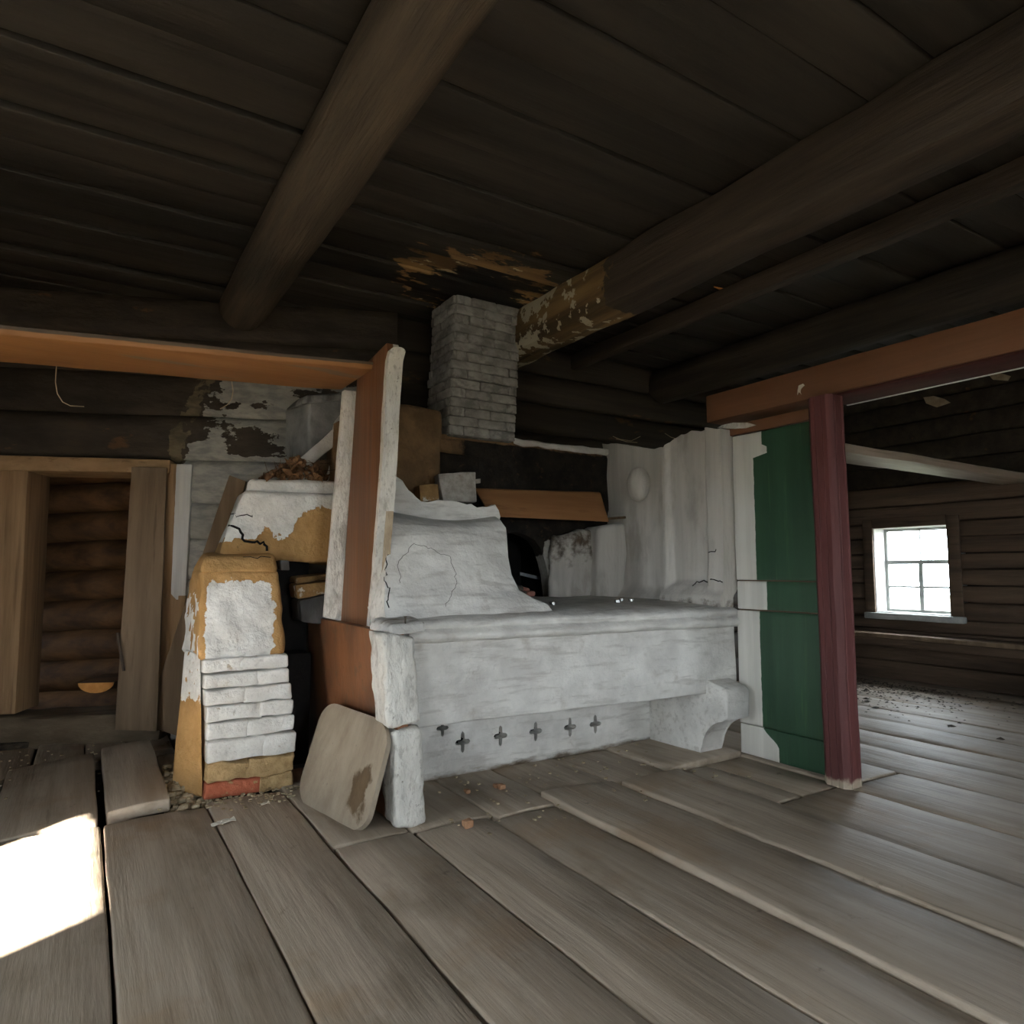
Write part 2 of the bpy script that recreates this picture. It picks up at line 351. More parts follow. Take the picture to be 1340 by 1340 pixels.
# ================================================================== GROUND OUTSIDE
bm = new()
for (x0, x1, y0, y1) in ((-40, -2.75, -40, 45), (8.75, 50, -40, 45), (-2.75, 8.75, -40, -3.0), (-2.75, 8.75, 9.2, 45)): rbox(bm, (x0, y0, -.7), (x1, y1, -.45), 20, .01, 0)
o = obj('ground', bm, 'soil_outside', origin=(0, 0, -.45)); tag(o, 'dull earth and grass ground outside the house', 'ground', kind='structure')
# ================================================================== FLOOR
bm = new(); rbox(bm, (-2.5, -2.8, -.2), (8.8, 7.2, -.085), .6, .01, .012, 1.5)
floor = obj('floor', bm, 'floor_dirt', origin=(0, 0, 0)); tag(floor, 'uneven grey floor of very wide worn planks over dark earth', 'floor', kind='structure')
PL = []   # x0, x1, y0, y1, z tilt (left, right, near, far)
def row(xs, y0, y1, zz=0):
    for a, b in zip(xs[:-1], xs[1:]): PL.append((a, b, y0, y1, 0, 0, 0, 0))
row([-2.3, -1.85, -1.4, -.95, -.62, -.3, .14], -2.6, .9)
row([.14, .625, 1.04, 1.45, 1.86, 2.27, 2.81, 3.3, 3.93], -2.6, .35)
row([-2.3, -1.8, -1.3, -.85, -.35], .9, 4.2)
PL += [(-.35, .13, .9, 4.17, 0, 0, 0, 0), (.14, .625, .35, 4.15, 0, 0, 0, .012), (.63, 1.035, .35, 4.22, 0, 0, 0, .01), (1.05, 1.44, .35, 3.25, 0, 0, 0, 0), (1.45, 1.86, .35, 3.22, 0, 0, 0, .005),
       (1.87, 2.27, .35, 3.17, 0, 0, 0, 0), (2.28, 2.81, .35, 3.34, .02, .0, 0, .01), (2.82, 3.29, .35, 3.26, .01, .012, 0, .014), (3.3, 3.93, .35, 2.54, 0, 0, 0, 0),
       (3.3, 3.585, 2.56, 3.27, 0, 0, 0, .004), (3.595, 3.97, 2.56, 3.30, 0, 0, 0, 0), (3.94, 4.5, .35, 2.50, 0, 0, 0, 0), (3.98, 4.5, 2.52, 5.5, 0, 0, 0, 0),
       (1.05, 1.44, 3.27, 4.6, .004, 0, 0, .01), (1.45, 1.9, 3.25, 4.2, 0, 0, 0, -.004), (1.91, 2.31, 3.2, 4.2, 0, 0, 0, 0), (2.32, 2.81, 3.37, 4.2, 0, 0, 0, 0), (2.82, 3.27, 3.29, 4.2, 0, 0, 0, 0),
       (3.28, 3.97, 3.31, 4.2, .0, .012, .02, .0),
       (-.36, .115, 4.2, 5.56, -.01, .035, .0, .02), (.155, .455, 4.24, 5.62, .05, .075, -.01, .02), (-1.0, -.37, 4.22, 5.4, 0, 0, 0, 0),
       (-.23, .06, 5.6, 6.9, 0, 0, 0, 0), (.07, .325, 5.6, 6.7, 0, 0, 0, 0), (.335, .62, 5.66, 6.6, 0, 0, 0, 0), (-.8, -.255, 5.44, 7.0, -.01, -.02, 0, 0), (-1.4, -.81, 5.44, 7.2, 0, 0, 0, 0), (-2.3, -1.42, 4.22, 7.2, 0, 0, 0, 0), (-1.4, -1.02, 4.22, 5.42, 0, 0, 0, 0),
       (.50, .70, 5.08, 5.62, -.03, -.03, 0, 0), (.64, 1.04, 5.7, 6.4, -.02, -.02, 0, 0), (1.05, 1.5, 5.3, 6.2, 0, 0, 0, 0)]
for i, (a, b) in enumerate(zip([4.51, 5.02, 5.48, 5.93, 6.4, 6.86, 7.35, 7.83], [5.01, 5.47, 5.92, 6.39, 6.85, 7.34, 7.82, 8.3])):
    j = [1.1, -.4, .6, 1.6, .2, 1.3, -.2, .8][i]
    PL += [(a, b, -2.6, j, 0, 0, 0, 0), (a, b, j+.008, 5.5, 0, 0, 0, 0)]
for i, (x0, x1, y0, y1, zl, zr, zn, zf) in enumerate(PL):
    bm = new(); rz = random.uniform(-.004, .004); jt = random.uniform(-.006, .006)
    def fn(p, x0=x0, x1=x1, y0=y0, y1=y1):
        u = (p.x-x0)/(x1-x0); v = (p.y-y0)/(y1-y0)
        crown = .006*(1-(2*u-1)**2)
        return Vector((p.x, p.y+jt*(u-.5), p.z+rz+zl*(1-u)+zr*u+zn*(1-v)+zf*v+crown))
    rbox(bm, (x0, y0, -.075), (x1, y1, -.004), .16, .011, .007, 3.0, fn, i)
    obj('plank', bm, 'floor_wood', floor, sharp=60)

# ================================================================== CEILING
CZ = 3.48
bm = new(); rbox(bm, (-2.5, -2.8, CZ+.06), (8.8, 7.2, CZ+.14), 1.0, .01, 0)
ceiling = obj('ceiling', bm, 'black', origin=(0, 0, 0)); tag(ceiling, 'soot-black ceiling of wide boards laid across the beams', 'ceiling', kind='structure')
CHX, CHY = 2.68, 4.7
def c_mask(p):
    dx = (p.x-2.45)/1.0; dy = (p.y-4.45)/.85; r = math.sqrt(dx*dx+dy*dy)
    return 1.05-r if r < 1.6 else -1
def c_core(p):
    dx = (p.x-2.5)/.62; dy = (p.y-4.6)/.5; r = math.sqrt(dx*dx+dy*dy); return 1.0-r*.55 if r < 1.8 else -1
y = -2.6; k = 0
while y < 7.1:
    wd = random.uniform(.27, .36)
    for (a, b) in ((-2.4, .97), (.97, 3.1), (3.1, 5.36), (5.36, 8.5)):
        bm = new(); near = (a < 3.2 and b > .5 and 2.8 < y < 5.8)
        dz = (k % 2)*.018+random.uniform(-.004, .004); tl = random.uniform(-.006, .006)
        rbox(bm, (a, y, CZ+dz), (b, y+wd-.006, CZ+dz+.05), .09 if near else .4, .006, .004, 3, lambda p: Vector((p.x, p.y, p.z+tl*(p.x-a))), k)
        obj('board', bm, 'ceiling_wood', ceiling, sharp=60, paint=dict(mask=c_mask, core=c_core) if near else None)
    y += wd; k += 1

# ================================================================== WALLS
def zero(p): return -1.0
# back wall, left (skew) stretch
wall_back = thing('wall_back', 'soot-black hewn log wall behind the stove, with old whitewash near the stove', 'wall', (0, 6.3, 0), kind='structure')
bm = new(); 
for (t0, t1, z0, z1) in ((-1.9, .02, -.1, 3.5), (.02, 1.1, 2.15, 3.5), (1.1, 3.01, -.1, 3.5)):
    qbox(bm, (wpt(t0, z0, -.10), wpt(t1, z0, -.10), wpt(t1, z1, -.10), wpt(t0, z1, -.10)), tuple(-WN*.08), .8, .002, 0)
obj('backing', bm, 'black', wall_back)
def w_mask(p):
    t = wt(p); z = p.z
    lim = 1.34+max(0, z-2.3)*.38+.05*noise.noise(p*5)
    top = 2.86
    return (smooth01(t, lim-.12, lim+.12)*(1-smooth01(z, top-.05, top+.1)))*(.72 if z > 2.2 else 1.1)-.1
def w_edge(p):
    t = wt(p); lim = 1.34+max(0, p.z-2.3)*.38
    return 1.0-abs(t-lim+.03)*7 if 2.0 < p.z < 2.95 else -1
tl0, tr0 = wt(onw(35, 700, .13)), wt(onw(214, 700, .13))
seams = [-.05, .26, .58, .9, 1.22, 1.54, 1.84, 2.18, 2.53, 2.87, 3.2, 3.52]
for i, (z0, z1) in enumerate(zip(seams[:-1], seams[1:])):
    r = (z1-z0)*.58; top = i >= 9
    segs = [(-1.9, 3.05)] if z0 > 2.1 else [(-1.9, tl0-.2), (tr0+.1, 3.05)]
    for (t0, t1) in segs:
        bm = new(); off = .0 if i < 10 else .06
        fine = t1 > 1.2 and z0 < 2.9
        plog(bm, wpt(t0, (z0+z1)/2, off-.02), wpt(t1, (z0+z1)/2+random.uniform(-.012, .012), off-.02), r, r*random.uniform(.94, 1.02), 18 if fine else 14, 46 if fine else 16, .016, i, flat=WN, fd=.62)
        obj('log', bm, 'log_soot', wall_back, sharp=70, paint=dict(mask=w_mask, edge=w_edge))
# back wall, right stretch
for i in range(12):
    z0 = -.02+.295*i; bm = new()
    plog(bm, (2.15, 5.55, z0+.147), (8.4, 5.55, z0+.147+random.uniform(-.02, .02)), .165, .155, 14, 22, .018, i+30, flat=(0, -1, 0), fd=.72)
    obj('log', bm, 'log_soot', wall_back, sharp=70, paint=dict(mask=zero, edge=zero))
bm = new(); rbox(bm, (2.15, 5.62, -.1), (8.5, 5.7, 3.5), 1, .002, 0); obj('backing', bm, 'black', wall_back)
# right wall with window
XR = 8.3; wy0, wy1, wz0, wz1 = 3.95, 4.80, .78, 1.80
wall_right = thing('wall_right', 'brown wall of flat hewn logs around the small window', 'wall', (XR+.1, 2, 0), kind='structure')
zs = [-.05, .2, .43, .58, .73, .93, 1.12, 1.30, 1.48, 1.67, 1.85, 2.06, 2.3, 2.55, 2.8, 3.05, 3.3, 3.52]
for i, (z0, z1) in enumerate(zip(zs[:-1], zs[1:])):
    segs = [(-2.7, 5.7)] if (z1 <= wz0-.04 or z0 >= wz1+.04) else [(-2.7, wy0-.1), (wy1+.1, 5.7)]
    for (a, b) in segs:
        bm = new(); dx = random.uniform(-.012, .012)
        rbox(bm, (XR+dx, a, z0+.004), (XR+.26, b, z1-.004), .25, .02, .012, 2.2, None, i+60)
        obj('log', bm, 'log_soot' if z0 >= 2.25 else 'log_brown', wall_right, sharp=60, paint=dict(mask=zero, edge=zero))
bm = new()
for (a, b, z0, z1) in ((-2.7, wy0-.06, -.1, 3.5), (wy1+.06, 5.7, -.1, 3.5), (wy0-.06, wy1+.06, -.1, wz0-.05), (wy0-.06, wy1+.06, wz1+.05, 3.5)): rbox(bm, (XR+.262, a, z0), (XR+.33, b, z1), 2, .001, 0)
obj('backing', bm, 'black', wall_right)
def make_window(name, label, wall, u0, u1, z0, z1, at, out, casing=True):
    """wall: 'x' -> plane x=at, u=y; 'y' -> plane y=at, u=x; out=+1/-1 is the outward direction"""
    def W(u, z, d): return Vector((at+out*d, u, z)) if wall == 'x' else Vector((u, at+out*d, z))
    def bx(bm, u0, u1, z0, z1, d0, d1, rad=.006, amp=.002, step=.3):
        a, b = W(u0, z0, d0), W(u1, z1, d1); lo = [min(a[i], b[i]) for i in range(3)]; hi = [max(a[i], b[i]) for i in range(3)]
        rbox(bm, lo, hi, step, rad, amp)
    t = thing(name, label, 'window', W((u0+u1)/2, z0, .1), kind='structure')
    bm = new(); bx(bm, u0-.06, u0, z0-.04, z1+.04, .0, .32); bx(bm, u1, u1+.06, z0-.04, z1+.04, .0, .32); bx(bm, u0, u1, z1, z1+.05, .0, .32); bx(bm, u0, u1, z0-.05, z0, .0, .32)
    obj('reveal', bm, 'window_white', t, smooth=False)
    D0, D1 = .22, .26; um = (u0+u1)/2; f = .035; za = z0+(z1-z0)*.60; zb = z0+(z1-z0)*.30
    bm = new(); bx(bm, u0, u0+f, z0, z1, D0, D1); bx(bm, u1-f, u1, z0, z1, D0, D1); bx(bm, u0+f, u1-f, z0, z0+f, D0, D1); bx(bm, u0+f, u1-f, z1-f, z1, D0, D1)
    fr = obj('sash', bm, 'sash_grey', t, smooth=False)
    bm = new(); bx(bm, u0+f, u1-f, za-.03, za+.02, D0-.01, D1); obj('transom', bm, 'sash_grey', fr, smooth=False)
    bm = new(); bx(bm, um-.025, um+.025, z0+f, za-.03, D0-.005, D1); obj('mullion', bm, 'sash_grey', fr, smooth=False)
    bm = new(); bx(bm, um-.006, um+.006, za+.02, z1-f, D0+.01, D1-.01, .002); obj('glazing_bar', bm, 'sash_grey', fr, smooth=False)
    for a, b in ((u0+f, um-.025), (um+.025, u1-f)):
        bm = new(); bx(bm, a, b, zb-.012, zb+.012, D0, D1, .002); obj('glazing_bar', bm, 'sash_grey', fr, smooth=False)
        for c, d in ((z0+f, zb-.008), (zb+.008, za-.03)):
            bm = new(); bx(bm, a, b, c, d, D0+.018, D0+.022, .0005, 0, 5); obj('pane', bm, 'window_glass', fr, smooth=False)
    for a, b in ((u0+f, um-.006), (um+.006, u1-f)):
        bm = new(); bx(bm, a, b, za+.02, z1-f, D0+.018, D0+.022, .0005, 0, 5); obj('pane', bm, 'window_glass', fr, smooth=False)
    if casing:
        for (a, b, c, d) in ((u0-.14, u0-.005, z0-.02, z1+.11), (u1+.005, u1+.13, z0-.02, z1+.11), (u0-.005, u1+.005, z1+.005, z1+.12)):
            bm = new(); bx(bm, a, b, c, d, -.035, -.002, .008, .004); obj('casing', bm, 'log_brown', t)
        bm = new(); bx(bm, u0-.16, u1+.12, z0-.08, z0-.005, -.09, .0, .012, .005); bx(bm, u0, u1, z0-.03, z0+.004, .0, .22, .004, .0); obj('sill', bm, 'sash_grey', t)
    pl = bpy.data.lights.new('window_portal', 'AREA'); pl.shape = 'RECTANGLE'; pl.size = u1-u0; pl.size_y = z1-z0; pl.cycles.is_portal = True
    po = bpy.data.objects.new('window_portal', pl); COL.objects.link(po); po.location = W((u0+u1)/2, (z0+z1)/2, .34)
    dirv = Vector((-out, 0, 0)) if wall == 'x' else Vector((0, -out, 0)); po.rotation_euler = dirv.to_track_quat('-Z', 'Z').to_euler()
    return t
make_window('window_1', 'small bright window with grey sash in the brown log wall', 'x', wy0, wy1, wz0, wz1, XR, 1)
# walls behind and left of the camera with their windows (daylight)
def plain_wall(name, label, wall, at, out, u0, u1, wins):
    t = thing(name, label, 'wall', (at, (u0+u1)/2, 0) if wall == 'x' else ((u0+u1)/2, at, 0), kind='structure')
    zz = [-.05+.30*i for i in range(13)]
    for i, (z0, z1) in enumerate(zip(zz[:-1], zz[1:])):
        segs = [(u0, u1)]
        for (a, b, c, d) in wins:
            if z1 > c and z0 < d: segs = [s for (p, q) in segs for s in (((p, a-.06), (b+.06, q)) if p < a < q else ((p, q),))]
        for (a, b) in segs:
            bm = new(); d0, d1 = sorted((at, at+out*.26))
            if wall == 'x': rbox(bm, (d0, a, z0+.003), (d1, b, z1-.003), .8, .02, .01)
            else: rbox(bm, (a, d0, z0+.003), (b, d1, z1-.003), .8, .02, .01)
            obj('log', bm, 'log_brown', t)
    return t
WL_ = [(-2.0, -.85, .80, 1.75), (1.5, 2.86, .85, 1.69)]
WF_ = [(.3, 1.4, .80, 1.75), (5.0, 6.0, .85, 1.75)]
plain_wall('wall_left', 'brown log wall left of the camera with two windows', 'x', -2.3, -1, -2.7, 7.3, WL_)
plain_wall('wall_front', 'brown log wall behind the camera with two windows', 'y', -2.6, -1, -2.5, 8.5, WF_)
make_window('window_2', 'window in the left log wall nearest the camera', 'x', *WL_[0], -2.3, -1, False)
make_window('window_3', 'narrow window in the left log wall near the doorway', 'x', *WL_[1], -2.3, -1, False)
make_window('window_4', 'window in the log wall behind the camera, left one', 'y', *WF_[0], -2.6, -1, False)
make_window('window_5', 'window in the log wall behind the camera, right one', 'y', *WF_[1], -2.6, -1, False)

# doorway in the skew back wall
door = thing('door_1', 'pale raw wood doorway frame in the black log wall', 'doorway', wpt(.7, 0), kind='structure')
tl, tr = wt(onw(35, 700, .13)), wt(onw(214, 700, .13))
bm = new(); qbox(bm, (wpt(tl-.34, .22, .13), wpt(tl-.005, .22, .13), wpt(tl-.015, 2.07, .13), wpt(tl-.34, 2.07, .13)), tuple(-WN*.36), .2, .012, .004); obj('jamb', bm, 'raw_wood', door, paint=dict(mask=zero))
def jm(p): return (1 if p.z > 1.08+.03*noise.noise(p*9) else 0)*smooth01(wt(p), tr+.055, tr+.085)
bm = new(); qbox(bm, (wpt(tr-.02, .05, .13), wpt(tr+.17, .05, .13), wpt(tr+.19, 2.14, .13), wpt(tr, 2.14, .13)), tuple(-WN*.36), .03, .01, .003); obj('jamb', bm, 'raw_wood', door, paint=dict(mask=jm))
bm = new(); qbox(bm, (wpt(tl-.36, 2.05, .145), wpt(tr+.03, 2.06, .145), wpt(tr+.03, 2.17, .145), wpt(tl-.36, 2.17, .145)), tuple(-WN*.38), .2, .012, .005); obj('lintel', bm, 'raw_wood_flat', door)
bm = new(); qbox(bm, (wpt(tl-.7, -.03, .17), wpt(tr+.05, -.05, .17), wpt(tr+.05, .20, .15), wpt(tl-.7, .20, .15)), tuple(-WN*.4), .08, .03, .022, 4); obj('threshold', bm, 'threshold_wood', door)
# hall behind the doorway
HA = Vector((-.9, 8.05, 0)); HE = Vector((cos(YAW), -sin(YAW), 0)); HN = Vector((HE.y, -HE.x, 0))
hall = thing('wall_hall', 'brown round log wall seen through the doorway', 'wall', HA+HE*.6, kind='structure')
for i in range(11):
    z0 = .02+.27*i; bm = new()
    plog(bm, HA+HE*(-1.2)+Vector((0, 0, z0-.06)), HA+HE*2.9+Vector((0, 0, z0+.14)), .148, .142, 16, 12, .014, i+80); obj('log', bm, 'log_hall', hall, sharp=70)
bm = new(); qbox(bm, (HA-HE*1.3-HN*.08+Vector((0, 0, -.3)), HA+HE*2.9-HN*.08+Vector((0, 0, -.3)), HA+HE*2.9-HN*.08+Vector((0, 0, 3.2)), HA-HE*1.3-HN*.08+Vector((0, 0, 3.2))), tuple(-HN*.1), 1, .002, 0); obj('backing', bm, 'black', hall)
bm = new(); rbox(bm, (-2.4, 6.3, -.02), (1.8, 8.6, .03), .3, .01, .015); o = obj('floor_hall', bm, 'floor_dirt', origin=(0, 7, 0)); tag(o, 'dark earth floor of the hall behind the doorway', 'floor', kind='structure')
for nm, q4, lab in (('wall_hall_left', ((-2.5, 6.8), (-2.4, 6.8), (-2.4, 8.9), (-2.5, 8.9)), 'dark left end wall of the hall behind the doorway'), ('wall_hall_right', ((1.75, 5.8), (1.85, 5.8), (1.85, 7.2), (1.75, 7.2)), 'dark right end wall of the hall behind the doorway')):
    bm = new(); zlo = 0 if 'right' in nm else 1.0
    prism(bm, [(a, b, zlo) for a, b in q4], (0, 0, 2.9-zlo))
    if 'left' in nm:
        prism(bm, [(a, b, -.1) for a, b in q4], (0, 0, .75)); prism(bm, [(-2.5, 6.8, .65), (-2.4, 6.8, .65), (-2.4, 7.55, .65), (-2.5, 7.55, .65)], (0, 0, .36)); prism(bm, [(-2.5, 8.0, .65), (-2.4, 8.0, .65), (-2.4, 8.9, .65), (-2.5, 8.9, .65)], (0, 0, .36))
    o = obj(nm, bm, 'black'); tag(o, lab, 'wall', kind='structure')
bm = new(); prism(bm, [(-2.4, 6.98, 2.9), (-2.4, 8.95, 2.9), (1.9, 7.2, 2.9), (1.9, 5.72, 2.9)], (0, 0, .06)); o = obj('ceiling_hall', bm, 'black', origin=(0, 7, 2.9)); tag(o, 'dark ceiling of the hall behind the doorway', 'ceiling', kind='structure')
# ================================================================== CEILING BEAMS
bm = new(); plog(bm, (.99, -2.6, 3.36), (.98, 5.62, 3.36), .185, .175, 20, 30, .012, 3); o = obj('ceiling_log', bm, 'log_grey', sharp=60); tag(o, 'thick round grey-brown ceiling log above the left orange beam', 'beam')
def bmask(p): return 1.0-.9*smooth01(4.9-p.y, .9, 1.75)+.25*smooth01(p.z, 3.35, 3.47)*(1-smooth01(4.9-p.y, .9, 1.5))
bm = new(); rbox(bm, (2.97, -2.6, 3.1), (3.3, 5.5, 3.5), .08, .09, .018, 2.5); o = obj('ceiling_beam', bm, 'beam_soot', paint=dict(mask=bmask)); tag(o, 'heavy squared black ceiling beam with peeling whitewash beside the chimney', 'beam')
bm = new(); rbox(bm, (4.10, -2.6, 3.33), (4.21, 5.5, 3.475), .2, .012, .01, 2.5); o = obj('ceiling_pole', bm, 'beam_soot', paint=dict(mask=zero)); tag(o, 'slim squared dark ceiling beam between the two thick ones', 'beam')
bm = new(); plog(bm, (5.36, -2.6, 3.33), (5.36, 5.5, 3.32), .185, .19, 18, 24, .014, 9); o = obj('ceiling_log', bm, 'beam_soot', sharp=60, paint=dict(mask=zero)); tag(o, 'round dark ceiling log just above the right orange beam', 'beam')

# ================================================================== STOVE
def yf(x): return 3.52-(x-1.5)*.064
stove = thing('russian_stove', 'big whitewashed masonry stove with hearth ledge and clover holes in its base', 'stove', (2.7, 3.9, 0))
bm = new(); qbox(bm, ((1.48, yf(1.48), .435), (4.0, yf(4.0), .435), (3.99, yf(3.99), .92), (1.48, yf(1.48), .92)), (0, .12, 0), .05, .012, .008, 3.5)
obj('front_panel', bm, 'whitewash', stove, sharp=50, paint=dict(dirt=zero))
PROF = [(.10, .885), (-.005, .89), (-.03, .905), (-.038, .925), (-.03, .948), (-.008, .958), (.0, .97), (-.012, .985), (-.006, 1.005), (.02, 1.018), (.07, 1.035), (.2, 1.045), (.5, 1.055), (.9, 1.065), (1.3, 1.075), (1.3, .9)]
bm = new(); NX = 90; rows = []
for i in range(NX+1):
    x = 1.52+2.5*i/NX; r = []
    for j, (d, z) in enumerate(PROF):
        p = Vector((x, yf(x)+d, z)); n = nv(p, 7, 5); a = .006 if j < 9 else .011
        r.append(bm.verts.new(p+Vector((0, n.y*a, n.z*a))))
    rows.append(r)
for i in range(NX):
    for j in range(len(PROF)): bm.faces.new((rows[i][j], rows[i][(j+1) % len(PROF)], rows[i+1][(j+1) % len(PROF)], rows[i+1][j]))
bm.faces.new(rows[0]); bm.faces.new(rows[-1][::-1])
def ldirt(p):
    d = p.y-yf(p.x); return .5*smooth01(d, .02, .05)*(1-smooth01(d, .07, .16))
obj('hearth_ledge', bm, 'whitewash', stove, sharp=60, paint=dict(dirt=ldirt))
# base strip with clover holes
def clover(c, s):
    q = []
    for k in range(24):
        a = 2*pi*k/24; r = s*(.36+.64*abs(cos(2*a))**2.2); q.append((c[0]+r*cos(a), c[1]+r*sin(a)*1.25))
    return q
YB = 3.95; hs = []
for (px, py) in ((605.5, 971), (655, 963), (701, 957), (746, 951.5), (779, 947.5)):
    p = ony(px, py, YB); hs.append(clover((p.x, p.z), .054))
p = ony(579, 955, YB); hs.append(clover((p.x, p.z+.01), .043))
outer = [(1.5+2.4*i/24, .0) for i in range(25)]+[(3.9, .6), (1.5, .6)]
bm = new(); holed(bm, outer, hs, lambda p: Vector((p[0], YB, p[1])), (0, .09, 0))
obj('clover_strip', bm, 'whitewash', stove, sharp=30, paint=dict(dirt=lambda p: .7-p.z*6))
bm = new(); rbox(bm, (1.5, 4.3, 0), (3.9, 4.36, .9), .5, .01, 0); rbox(bm, (1.5, 4.04, .55), (3.9, 4.3, .6), .5, .01, 0); obj('under_cavity', bm, 'black', stove)
bm = new(); rbox(bm, (1.52, 3.64, .56), (3.95, 4.1, .64), .4, .01, .004); obj('underside', bm, 'whitewash', stove, paint=dict(dirt=zero))
# curved bracket foot
pr_ = [(3.95, 0), (3.44, 0), (3.44, .04)]+[(3.44-.24*(1-cos(a)), .04+.25*sin(a)) for a in [pi/2*k/8 for k in range(1, 9)]]+[(3.2, .31), (3.19, .47), (3.22, .5), (3.36, .53), (3.95, .56)]
bm = new(); prism(bm, [(3.70, y_, z_) for y_, z_ in pr_], (.22, 0, 0), .012)
obj('bracket_foot', bm, 'whitewash', stove, sharp=50, paint=dict(dirt=lambda p: .3 if p.z > .5 else 0))
# bulging shoulder wall left of the hearth
RW = [((508, 816), (726, 804), 3.555), ((502, 797), (716, 790), 3.61), ((502, 782), (698, 783), 3.64), ((503, 762), (679, 772), 3.69), ((505, 738), (669, 752), 3.73), ((507, 715), (665, 730), 3.765), ((508, 696), (663.5, 705), 3.80), ((509, 684), (662, 690), 3.84), ((511, 676), (655, 680), 3.90), ((513, 671), (648, 676), 4.02), ((514, 670), (646, 675), 4.16)]
RW3 = [(ony(a[0], a[1], y_), ony(b[0], b[1], y_)) for a, b, y_ in RW]
def shf(u, w_):
    k = w_*(len(RW3)-1); i = min(int(k), len(RW3)-2); t = k-i
    l = RW3[i][0].lerp(RW3[i+1][0], t); r = RW3[i][1].lerp(RW3[i+1][1], t); p = l.lerp(r, u)
    p.y -= .05*sin(pi*u)*sin(pi*min(1, w_*1.1)); p.z -= .035*sin(pi*u)*smooth01(w_, .55, .9)
    return p+nv(p, 4, 2)*.008
bm = new(); sheet(bm, shf, 46, 40, lambda u, w_: shf(u, w_)+Vector((0, .26 if w_ < .9 else .1, 0 if w_ < .85 else -.08)))
obj('shoulder', bm, 'whitewash', stove, sharp=70, paint=dict(dirt=lambda p: .5*(1-smooth01(p.z, 1.02, 1.1))+(.35 if 1.64 < p.z else 0)))
sp = [(506, 690), (511, 623), (516, 621), (521, 626), (527, 629), (534, 642), (541, 646), (545, 652), (551, 657), (560, 658), (566, 656), (573, 654), (582, 655), (592, 655), (597, 657), (606, 658), (612, 661), (617, 659), (624, 665), (632, 663), (640, 664), (648, 660), (653, 668), (655, 676), (652, 690), (590, 692)]
bm = new(); prism(bm, [ony(a, b, 4.1-.0006*(a-506)) for a, b in sp], (0, .06, 0), .004); obj('broken_plaster', bm, 'whitewash', stove, sharp=30, paint=dict(dirt=zero))
# body: masonry behind the shoulder
YW = 4.75
def soot(p):
    s = 1.25*smooth01(p.x, 2.2, 2.5)*(1-.8*smooth01(p.z, 2.22, 2.36))
    return max(s, .9*smooth01(1.9-p.z, 0, .1)*smooth01(p.x, 2.2, 2.4))*(1-.0*p.x)
def lwhite(p): return smooth01(p.x, 3.24, 3.32)*(1-smooth01(p.z, 1.48+.12*noise.noise(p*6)+(p.x-3.2)*.10, 1.60+(p.x-3.2)*.10))
arch = [(2.45, 1.0), (2.45, 1.5), (2.6, 1.62), (2.75, 1.63), (2.9, 1.60), (3.02, 1.53), (3.10, 1.42), (3.13, 1.30), (3.16, 1.18), (3.17, 1.0)]
arch = [(ony(a, b, YW).x, ony(a, b, YW).z) for a, b in ((640, 790), (640, 706), (660, 698), (678, 697), (690, 701), (700, 707), (708, 718), (714, 735), (718, 755), (722, 785), (722, 800))]
def front2(p): return Vector((p[0], YW+.02*noise.noise(Vector((p[0]*5, p[1]*5, 0))), p[1]))
NXW, NZW = 50, 30
bm = new()
# wall around the arch as fine strips
def inarch(x, z): return inpoly((x, z), arch)
inner = [(1.56+2.44*i/40, 1.0+1.36*j/22) for i in range(1, 40) for j in range(1, 22)]
inner = [q for q in inner if not inarch(*q) and min((q[0]-a)**2+(q[1]-b)**2 for a, b in arch) > .0012]
V = [Vector((1.5, 1.0)), Vector((4.02, 1.0)), Vector((4.02, 2.34))]+[Vector((4.02-2.52*i/40, 2.36+.03*noise.noise(Vector((i*.7, 0, 0))))) for i in range(1, 41)]
E0 = len(V); E_ = [(i, (i+1) % E0) for i in range(E0)]; V += [Vector(a) for a in arch[::-1]]; E_ += [(E0+i, E0+(i+1) % len(arch)) for i in range(len(arch))]; V += [Vector(q) for q in inner]
vo, eo, fo, *_ = geometry.delaunay_2d_cdt(V, E_, [], 1, 1e-5); fo = outside(vo, fo, [arch])
a_ = [bm.verts.new(front2(p)) for p in vo]; b_ = [bm.verts.new(front2(p)+Vector((0, .12, 0))) for p in vo]; cnt = {}
for f in fo:
    bm.faces.new([a_[i] for i in f]); bm.faces.new([b_[i] for i in reversed(f)])
    for i in range(len(f)): cnt.setdefault(tuple(sorted((f[i], f[(i+1) % len(f)]))), []).append((f[i], f[(i+1) % len(f)]))
for es in cnt.values():
    if len(es) == 1: i, j = es[0]; bm.faces.new((a_[j], a_[i], b_[i], b_[j]))
obj('firebox_face', bm, 'tan_plaster', stove, sharp=60, paint=dict(soot=soot, mask=lwhite))
# firebox chamber
bm = new(); rbox(bm, (2.2, YW+.12, .98), (3.5, 5.38, 1.06), .2, .01, .01); rbox(bm, (2.2, YW+.12, 1.72), (3.5, 5.38, 1.8), .3, .01, .01); rbox(bm, (2.2, 5.32, 1.06), (3.5, 5.38, 1.72), .3, .01, .01); rbox(bm, (2.2, YW+.12, 1.06), (2.28, 5.36, 1.72), .3, .01, .01); rbox(bm, (3.42, YW+.12, 1.06), (3.5, 5.36, 1.72), .3, .01, .01)
obj('firebox', bm, 'black', stove)
